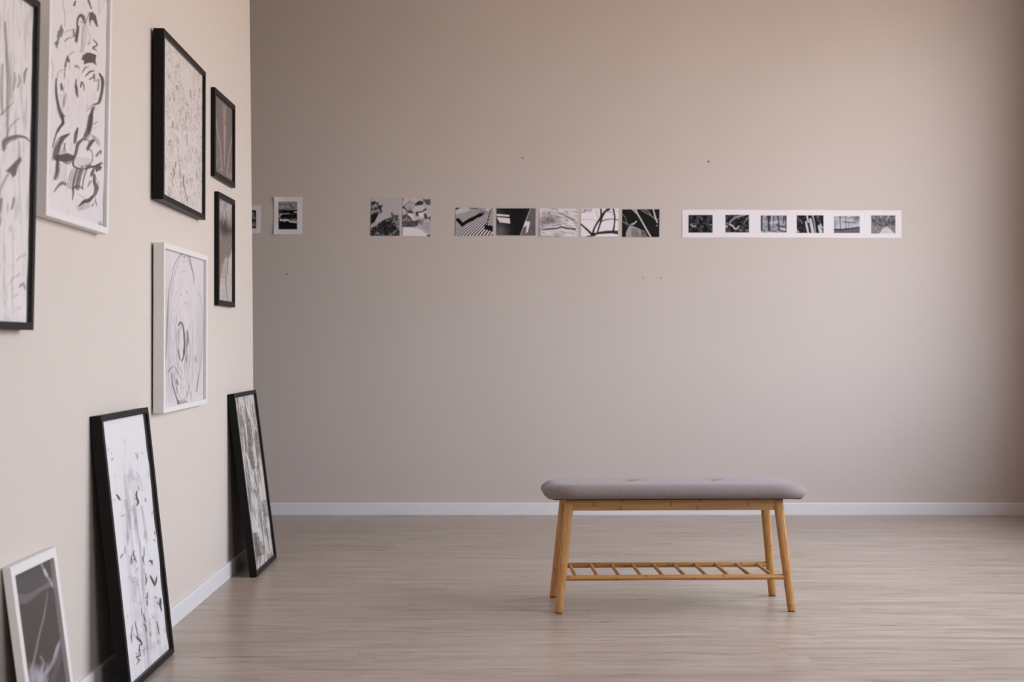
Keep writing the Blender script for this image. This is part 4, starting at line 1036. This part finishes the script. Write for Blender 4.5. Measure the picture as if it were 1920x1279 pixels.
def s_thicket(cv):
    mott(cv, 14, 70, .22, .22, 5, .4, .75); Z = zf(1270, 385, 8.727)
    S = lambda p, w, v, al=.8: cv.stroke(Z(*p), w, C(v, v * 1.02, v * 1.08), al, 1.4)
    S(((225, 318), (260, 345), (298, 338)), 3, 165); S(((230, 305), (345, 300)), 1, 120); S(((540, 315), (552, 322)), 2.6, 150); S(((385, 205), (410, 235)), 2, 110); S(((320, 195), (335, 225)), 1.4, 100)
    S(((405, 345), (425, 350)), 1.6, 120); S(((310, 270), (355, 265)), 1, 100); S(((405, 390), (400, 440)), 1.2, 100); S(((555, 400), (572, 420)), 3, 110, .6); S(((440, 290), (480, 310)), 3, 80, .5)
def s_root(cv):
    mott(cv, 16, 78, .3, .3, 15, .4, .75); Z = zf(1270, 385, 8.727)
    S = lambda p, w, v, al=.9: cv.stroke(Z(*p), w, g(v), al, 1.1)
    S(((860, 320), (875, 260), (930, 215), (1010, 180), (1120, 155)), [2.6, 2.2, 2.2, 2.4, 2.2], 150); S(((870, 320), (910, 340), (935, 380), (975, 380), (1010, 340)), [2.6, 2.4, 2, 2, 1.6], 190)
    S(((1165, 195), (1110, 260), (1085, 310)), 1.4, 125); S(((795, 345), (815, 345)), 3.4, 165); S(((800, 290), (850, 310)), 1.6, 120); S(((1020, 405), (1050, 415)), 2.4, 120); S(((925, 200), (870, 270)), 1, 120, .6)
    S(((1125, 415), (1170, 405)), 2.4, 125, .7); S(((930, 170), (960, 190)), 2, 100, .7); S(((850, 380), (860, 420)), 1.5, 110, .6)
def s_forest(cv):
    Z = zf(1270, 385, 8.727); a = cv.all(); cv.lay(a, np.ones(len(a)), C(172, 174, 184))
    n = fbm(cv.X * .9, cv.Y * .05, 5, 3); cv.lay(a, sstep(.42, .6, n) * sstep(416, 411, cv.Y) * .8, C(62, 64, 74))
    n = fbm(cv.X * .14, cv.Y * .5, 8, 4); cv.lay(a, sstep(.48, .62, n) * sstep(415, 422, cv.Y) * .65, C(96, 98, 108))
    S = lambda p, w, al=.92, v=46: cv.stroke(Z(*p), w, C(v, v, v * 1.15), al, 1)
    S(((1375, 150), (1382, 400)), 4); S(((1495, 150), (1502, 410)), [6, 4.4]); S(((1570, 150), (1575, 320)), 1.8); S(((1655, 150), (1658, 400)), 3.2); S(((1740, 150), (1738, 290)), 2.4); S(((1780, 150), (1778, 450)), 3)
    S(((1500, 405), (1640, 440)), 3, .6, 80); S(((1620, 320), (1700, 340), (1790, 355)), 3.4, .8, 70); S(((1660, 400), (1720, 430), (1790, 430)), 3.6, .75, 70); S(((1380, 390), (1440, 440)), 3, .6, 80)
    S(((1690, 380), (1770, 400)), 3, .7, 215); S(((1520, 290), (1640, 270)), 3, .6, 205)
def s_trunks(cv):
    Z = zf(1480, 385, 8.727); mott(cv, 14, 52, .3, .3, 25, .45, .75)
    S = lambda p, w, v, al=.95: cv.stroke(Z(*p), w, C(v, v, v * 1.06), al, 1)
    S(((285, 150), (312, 275)), 3, 200); S(((272, 270), (290, 360), (312, 460)), [3, 4, 3.4], 200); S(((345, 230), (365, 340), (390, 460)), [4, 5.4, 5.4], 205); S(((375, 150), (405, 260), (432, 460)), [3.4, 2.4, 2.4], 170, .85)
    S(((485, 340), (515, 430)), [4, 6.5], 205); S(((510, 310), (540, 370)), 2.6, 190); S(((180, 235), (212, 300)), 1.6, 130); S(((120, 400), (150, 440)), 2.4, 190); S(((130, 180), (160, 260)), 2, 95); S(((460, 220), (500, 270)), 3, 85, .7); S(((455, 190), (480, 195)), 2, 150, .7)
def s_edge(cv):
    Z = zf(1480, 385, 8.727); a = cv.all(); cv.lay(a, np.ones(len(a)), C(196, 194, 202))
    cv.lay(a, sstep(.46, .62, fbm(cv.X * .5, cv.Y * .35, 4, 4)) * sstep(428, 410, cv.Y) * .6, C(84, 84, 94))
    cv.smudge(1606, 409, 6, 7, C(70, 70, 80), .7); cv.smudge(1566, 420, 3, 8, C(90, 90, 100), .6)
    S = lambda p, w, al=.92, v=44: cv.stroke(Z(*p), w, C(v, v, v * 1.12), al, .9)
    S(((832, 160), (838, 460)), 1.7); S(((920, 160), (930, 390)), [1, 1.6]); S(((970, 280), (970, 380)), 1); S(((1010, 300), (1015, 380)), 1, .7)
    S(((880, 270), (960, 275), (1110, 290)), [1.4, 2, 1.2], .8); S(((930, 225), (1040, 205)), 1.2, .7); S(((730, 200), (900, 190)), 1.4, .5)
    cv.poly(Z((720, 378), (830, 388), (1000, 372), (1170, 348), (1170, 470), (720, 470)), C(92, 94, 102), .96, .9, .3); cv.poly(Z((720, 378), (830, 388), (1000, 368), (1170, 345), (1170, 365), (840, 415), (720, 410)), C(48, 48, 56), .8, 1, .5)
def s_path(cv):
    Z = zf(1480, 385, 8.727); mott(cv, 78, 128, .35, .3, 35, .4, .65)
    cv.poly(Z((1330, 330), (1530, 330), (1740, 340), (1740, 470), (1330, 470)), g(132), .7, 2, 1.5, dry=.3)
    cv.poly(Z((1530, 370), (1600, 345), (1660, 400), (1730, 470), (1470, 470)), g(196), .85, 1.6, .9, dry=.15)
    for x, y in ((1600, 215), (1620, 185), (1540, 300), (1385, 200), (1490, 180)): cv.smudge(1480 + x / 8.727, 385 + y / 8.727, 1.6, 2.4, g(185), .6)
    for x in (1505, 1540, 1580): cv.stroke(Z((x, 300), (x - 4, 380)), 1.6, g(62), .8)
    cv.stroke(Z((1500, 250), (1600, 300)), 6, g(66), .5, 3); cv.stroke(Z((1340, 250), (1480, 310)), 3, g(66), .5, 2.5)

q4 = lambda x0, y0, x1, y1, dy=0, dx=0: ((x0, y0), (x1, y0 + dy), (x0 + dx, y1), (x1 + dx, y1 + dy))
GA, GB, GC, GD = 'bordered prints at the left of the row', 'pair of upright prints', 'row of five dark prints', 'strip of six bordered prints'
print_thing('white bordered print half hidden behind the end of the left wall', ((419, 385.5), (489, 384.6), (418, 438.5), (488, 437.8)), p_gate, WHITE, GA, curl=(0, .003, 0, .002))
print_thing('upright white bordered print of a dark landscape, leftmost whole one on the back wall', ((513.8, 369.2), (566.8, 369.8), (513.2, 439.5), (565.6, 440.4)), p_house, WHITE, GA, curl=(.010, .002, .006, .003))
print_thing('upright print of craggy dark rocks against a pale sky', ((695.8, 371), (749.8, 371.5), (695, 442), (749.0, 442)), p_rocks, g(200), GB, curl=(0, .002, .001, .001))
print_thing('upright print of a black and white cluttered close-up with a white curved area below', ((754.8, 372), (807.4, 373.5), (754.5, 442.5), (806.6, 443.5)), p_birds, g(200), GB, curl=(0, .002, 0, .002))
print_thing('print of diagonal black and white stripes with a black shadow', ((853.8, 389.6), (924.2, 390.2), (854, 442), (924.2, 441.8)), p_deck, g(200), GC, curl=(0, .001, .003, 0))
print_thing('nearly black print with two bright window patches', ((931, 390.6), (1004.4, 390.8), (931, 441.2), (1004, 441.6)), p_shadow, g(30), GC)
print_thing('pale print of rippled water with one dark line across', ((1011, 390.8), (1082, 391), (1011, 443.8), (1081.6, 444.2)), p_water, g(200), GC, curl=(0, .001, .002, 0))
print_thing('pale print with dark bare tree branches', ((1088.8, 391), (1159.4, 391), (1088.8, 443.8), (1158.6, 444)), p_branch, g(200), GC)
print_thing('black print with thin pale twigs, right end of the row of five', ((1166.8, 392.8), (1236.6, 392.4), (1166.6, 444.4), (1236, 444.6)), p_acorn, g(30), GC)
strip = [(1279.0, 1348.0, (1290.8, 403, 1336.2, 436.4), s_thicket, 'white bordered print of a dark thicket, first of the joined strip'),
         (1347.8, 1416.2, (1360.2, 402.8, 1404.6, 436), s_root, 'white bordered print of a pale twisting root, second in the joined strip'),
         (1416.0, 1484.4, (1426.4, 404, 1475.0, 436), s_forest, 'white bordered print of tree trunks on bright ground, third in the joined strip'),
         (1484.2, 1553.4, (1493.8, 403.8, 1544.2, 437), s_trunks, 'white bordered print of pale slanting trunks on black, fourth in the joined strip'),
         (1553.2, 1621.6, (1563.6, 405, 1612.2, 437), s_edge, 'white bordered print of thin trees above dark ground, fifth in the joined strip'),
         (1621.4, 1690.4, (1633.6, 404, 1679.0, 438), s_path, 'white bordered print of a misty grey path, last of the joined strip')]
for i, (x0, x1, r, fn, lab) in enumerate(strip):
    t = lambda x: 393.2 + (x - 1279) / 411 * 1.4
    b = lambda x: 445.6 + (x - 1279) / 411 * 1.2
    j = (.25, -.2, .15, -.25, .2, 0)[i]
    print_thing(lab, ((x0, t(x0) + j), (x1, t(x1) + j), (x0, b(x0) + j), (x1, b(x1) + j)), (lambda fn, r: lambda cv: clip_inside(cv, *r, fn))(fn, r), WHITE, GD)

# nails left in the back wall
nb = bmesh.new(); add_rod(nb, (0, 0, 0), (0, -.006, 0), .0042, .0034, 12, .001)
nail0 = finish('wall_nail', nb, M['nail'], smooth=True)
nails = [(980, 296.5, 'dark nail in the back wall above the print with window patches', 1.0), (1329, 303, 'dark nail in the back wall above the joined strip of prints', 1.0),
         (539, 514, 'small dark nail below the leftmost whole print on the back wall', .7), (1206, 521, 'left one of two tiny nails below the twig print', .6),
         (1240, 521.5, 'right one of two tiny nails below the twig print', .6), (1904.5, 523.5, 'dark nail in the back wall near the right edge of the view', .75)]
for i, (x, y, lab, s) in enumerate(nails):
    o = nail0 if i == 0 else nail0.copy()
    if i: COL.objects.link(o)
    o.location = wall_pt(x, y); o.scale = (s, 1, s); tag(o, lab, 'nail', 'nails in the back wall')

# ------------------------------------------------------------------ the bench
bench = empty('upholstered_bench', (.604, 5.468, 0), (0, 0, R(2.0)))
tag(bench, 'bamboo bench with grey padded seat and slatted lower rack standing on the wood floor', 'bench')
HL0, HL1 = .436, .393          # half length at the floor / under the seat
HD0, HD1 = .166, .122
ZT = .420
def leg_at(sx, sy, z):
    t = z / ZT
    return Vector((sx * (HL0 + (HL1 - HL0) * t), sy * (HD0 + (HD1 - HD0) * t), z))
for sx in (-1, 1):
    for sy in (-1, 1):
        bm = bmesh.new()
        a, b = leg_at(sx, sy, .003), leg_at(sx, sy, ZT - .001)
        # squared-round leg: thick at the top, a touch slimmer at the foot
        n = 28; rings = []
        for z in [0.003, .006] + [ZT * k / 12 for k in range(1, 12)] + [ZT - .003, ZT - .0005]:
            c = leg_at(sx, sy, z); t = z / ZT
            r = .0152 + .0022 * t
            if z == .003 or z > ZT - .001: r -= .0012
            ex = 2.0 + 1.4 * t
            ring = []
            for k in range(n):
                q = 2 * math.pi * k / n; cc, ss = math.cos(q), math.sin(q)
                rr = r / (abs(cc) ** ex + abs(ss) ** ex) ** (1 / ex)
                ring.append(bm.verts.new((c.x - a.x + rr * cc, c.y - a.y + rr * ss, z)))
            rings.append(ring)
        for i in range(len(rings) - 1):
            for k in range(n):
                bm.faces.new((rings[i][k], rings[i][(k + 1) % n], rings[i + 1][(k + 1) % n], rings[i + 1][k]))
        bm.faces.new(rings[0][::-1]); bm.faces.new(rings[-1])
        lg = finish('leg', bm, M['bz'], bench, smooth=True); lg.location = (a.x, a.y, 0)
        lg.data.polygons[-1].use_smooth = False; lg.data.polygons[-2].use_smooth = False
        bm = bmesh.new(); add_rod(bm, (0, 0, 0), (0, 0, .0032), .0125, .0125, 20)
        finish('foot_pad', bm, M['foot'], lg)
# aprons
AZ0 = .376
def apron_long(sy):
    bm = bmesh.new(); t = .010
    yb, yt = leg_at(1, sy, AZ0).y, leg_at(1, sy, ZT).y
    xb, xt = leg_at(1, sy, AZ0).x - .012, leg_at(1, sy, ZT).x - .012
    vs = []
    for s in (-1, 1):
        for dy in (-t, t):
            vs.append(bm.verts.new((s * xb, yb + dy, AZ0))); vs.append(bm.verts.new((s * xt, yt + dy, ZT - .001)))
    for f in ((0, 1, 3, 2), (4, 6, 7, 5), (0, 4, 5, 1), (2, 3, 7, 6), (0, 2, 6, 4), (1, 5, 7, 3)):
        bm.faces.new([vs[i] for i in f])
    return finish('apron', bm, M['bx'], bench, bevel=.0015)
apron_long(-1); apron_long(1)
for sx in (-1, 1):               # end rails with a curved lower edge into the legs
    bm = bmesh.new(); n = 20; pr = []
    for k in range(n + 1):
        u = -1 + 2 * k / n
        yy = u * (leg_at(1, 1, ZT).y - .010)
        e = 1 - abs(u); lo = .392 - .030 * max(0, 1 - e / .18) ** 2
        pr.append((yy, lo))
    top = []; 
    for dx in (-.009, .009):
        xx = sx * leg_at(1, 1, .40).x + dx
        lowr = [bm.verts.new((xx, y, z)) for y, z in pr]; upr = [bm.verts.new((xx, y, ZT - .001)) for y, z in pr]
        top.append((lowr, upr))
        for k in range(n): bm.faces.new((lowr[k], lowr[k + 1], upr[k + 1], upr[k]))
    (l0, u0), (l1, u1) = top
    for k in range(n):
        bm.faces.new((l0[k], l1[k], l1[k + 1], l0[k + 1])); bm.faces.new((u0[k], u0[k + 1], u1[k + 1], u1[k]))
    bm.faces.new((l0[0], u0[0], u1[0], l1[0])); bm.faces.new((l0[-1], l1[-1], u1[-1], u0[-1]))
    finish('end_apron', bm, M['by'], bench, bevel=.001)
# lower rack: two round rails and ten rungs
RZ = .1275
for sy in (-1, 1):
    c = leg_at(1, sy, RZ)
    bm = bmesh.new(); add_rod(bm, (-c.x + .004, c.y, RZ), (c.x - .004, c.y, RZ), .0103, .0103, 20, .002)
    finish('rack_rail', bm, M['bx'], bench, smooth=True)
cy = leg_at(1, 1, RZ).y
rung0 = None
for k in range(10):
    x = -.375 + .0823 * k + .0045
    if rung0 is None:
        bm = bmesh.new(); add_rod(bm, (0, -cy + .004, RZ + .001), (0, cy - .004, RZ + .001), .0068, .0068, 16)
        r = rung0 = finish('rung', bm, M['by'], bench, smooth=True)
    else:
        r = rung0.copy(); COL.objects.link(r); r.parent = bench
    r.location = (x, 0, 0)

# padded seat
CL, CD, CR = .502, .196, .125      # half length, half depth, corner radius
def sd_rr(x, y, r=CR):
    qx, qy = abs(x) - (CL - r), abs(y) - (CD - r)
    return math.hypot(max(qx, 0), max(qy, 0)) + min(max(qx, qy), 0) - r
def outline(dx, dy):
    lo, hi = 0.0, 1.0
    for _ in range(30):
        m = (lo + hi) / 2
        if sd_rr(dx * m, dy * m) < 0: lo = m
        else: hi = m
    return dx * lo, dy * lo
NX, NY = 150, 64
def warp(u): return math.sin(u * math.pi / 2) * .88 + u * .12
TUFT = [(-.161, -.012), (.160, -.012)]
plan = {}
for i in range(NX + 1):
    for j in range(NY + 1):
        u, v = warp(-1 + 2 * i / NX), warp(-1 + 2 * j / NY)
        m = max(abs(u), abs(v))
        if m < 1e-9: plan[i, j] = (0, 0, 1.0); continue
        su, sv = u / m, v / m
        ox, oy = outline(su * CL * 1.0, sv * CD * 1.0)
        plan[i, j] = (ox * m, oy * m, m)
def top_z(x, y):
    d = max(0.0, -sd_rr(x, y)); r = .055
    e = 1 - (1 - min(d / r, 1)) ** 2.2
    z = .442 + .033 * (max(e, 0) ** .5) + .007 * min(d / .17, 1)
    z -= (.0035 if x < 0 else .0065) * (max(0, (abs(x) - .38) / .12)) ** 2.0 * min(1, d / .02)
    # long soft crease a little inside the front edge
    for tx, ty in TUFT:
        q = math.hypot((x - tx), (y - ty) * 1.15)
        z -= .0135 * math.exp(-(q / .020) ** 1.5) + .0035 * math.exp(-(q / .075) ** 2)
        z += .0016 * math.exp(-((q - .035) / .016) ** 2) * math.cos(5 * math.atan2(y - ty, x - tx))
    z -= .0045 * max(0, (abs(x) - .36) / .14) ** 2
    return z
def bot_z(x, y):
    d = max(0.0, -sd_rr(x, y)); r = .034
    e = 1 - (1 - min(d / r, 1)) ** 2
    z = .442 - .0215 * math.sqrt(max(e, 0))
    z -= .006 * max(0, (abs(x) - .42) / .08) ** 1.0 * min(1, d / .02)
    return z
bm = bmesh.new(); tv, bv = {}, {}
for i in range(NX + 1):
    for j in range(NY + 1):
        x, y, m = plan[i, j]
        edge = i in (0, NX) or j in (0, NY)
        tv[i, j] = bm.verts.new((x, y, .442 if edge else top_z(x, y)))
        bv[i, j] = tv[i, j] if edge else bm.verts.new((x, y, bot_z(x, y)))
for i in range(NX):
    for j in range(NY):
        bm.faces.new((tv[i, j], tv[i + 1, j], tv[i + 1, j + 1], tv[i, j + 1]))
        bm.faces.new((bv[i, j], bv[i, j + 1], bv[i + 1, j + 1], bv[i + 1, j]))
cu = finish('seat_cushion', bm, M['fabric'], bench, smooth=True); cu.location = (.0115, -.004, 0)
cu['label'] = 'grey woven upholstered cushion with two tufts'
# dark cloth stapled under the seat, slightly rumpled at the ends
bm = bmesh.new(); gv = {}
for i in range(NX + 1):
    for j in range(NY + 1):
        x, y, m = plan[i, j]; x *= .965; y *= .93
        z = bot_z(x, y) - .0012 - .0022 * (.5 + .5 * math.sin(x * 240 + y * 70)) * min(1, max(0, (abs(x) - .43) / .03))
        if abs(x) < .412: z = max(z, .4203)
        gv[i, j] = bm.verts.new((x, y, z))
for i in range(NX):
    for j in range(NY): bm.faces.new((gv[i, j], gv[i, j + 1], gv[i + 1, j + 1], gv[i + 1, j]))
un = finish('underside_cloth', bm, M['under'], bench, smooth=True); un.location = (.0115, -.004, 0)

# ------------------------------------------------------------------ light and camera
w = bpy.data.worlds.new('daylight'); SC.world = w; w.use_nodes = True
t = w.node_tree; bg = t.nodes['Background']
tc = t.nodes.new('ShaderNodeTexCoord'); sp = t.nodes.new('ShaderNodeSeparateXYZ'); t.links.new(tc.outputs['Generated'], sp.inputs[0])
rm = t.nodes.new('ShaderNodeValToRGB'); mr = t.nodes.new('ShaderNodeMapRange')
mr.inputs['From Min'].default_value = -1; mr.inputs['From Max'].default_value = 1
t.links.new(sp.outputs[2], mr.inputs['Value']); t.links.new(mr.outputs[0], rm.inputs[0])
stops = [(0.0, (.36, .29, .25, 1)), (.46, (.50, .415, .36, 1)), (.51, (.78, .73, .71, 1)), (.60, (.91, .97, 1.08, 1)), (1.0, (.86, .95, 1.13, 1))]
e = rm.color_ramp.elements
while len(e) < len(stops): e.new(.5)
for i, (p, c) in enumerate(stops): e[i].position = p; e[i].color = c
t.links.new(rm.outputs[0], bg.inputs['Color']); bg.inputs['Strength'].default_value = 4.0

cd = bpy.data.cameras.new('camera'); cam = bpy.data.objects.new('camera', cd); COL.objects.link(cam)
cd.sensor_width = 36; cd.lens = 50; cd.clip_start = .05; cd.clip_end = 100
cam.location = (0, 0, EYE)
cam.rotation_euler = (R(90) + math.atan((HY - 639.5) / FPX), 0, 0)
cd.dof.use_dof = True; cd.dof.focus_distance = 5.3; cd.dof.aperture_fstop = 4.0
SC.camera = cam
vs = SC.view_settings
SC.display_settings.display_device = 'sRGB'
vs.view_transform = 'Standard'; vs.look = 'None'; vs.gamma = 1; vs.use_curve_mapping = False
vs.exposure = 0.98
cy = SC.cycles
cy.max_bounces = 10; cy.diffuse_bounces = 6; cy.glossy_bounces = 4; cy.transparent_max_bounces = 8
cy.caustics_reflective = False; cy.caustics_refractive = False
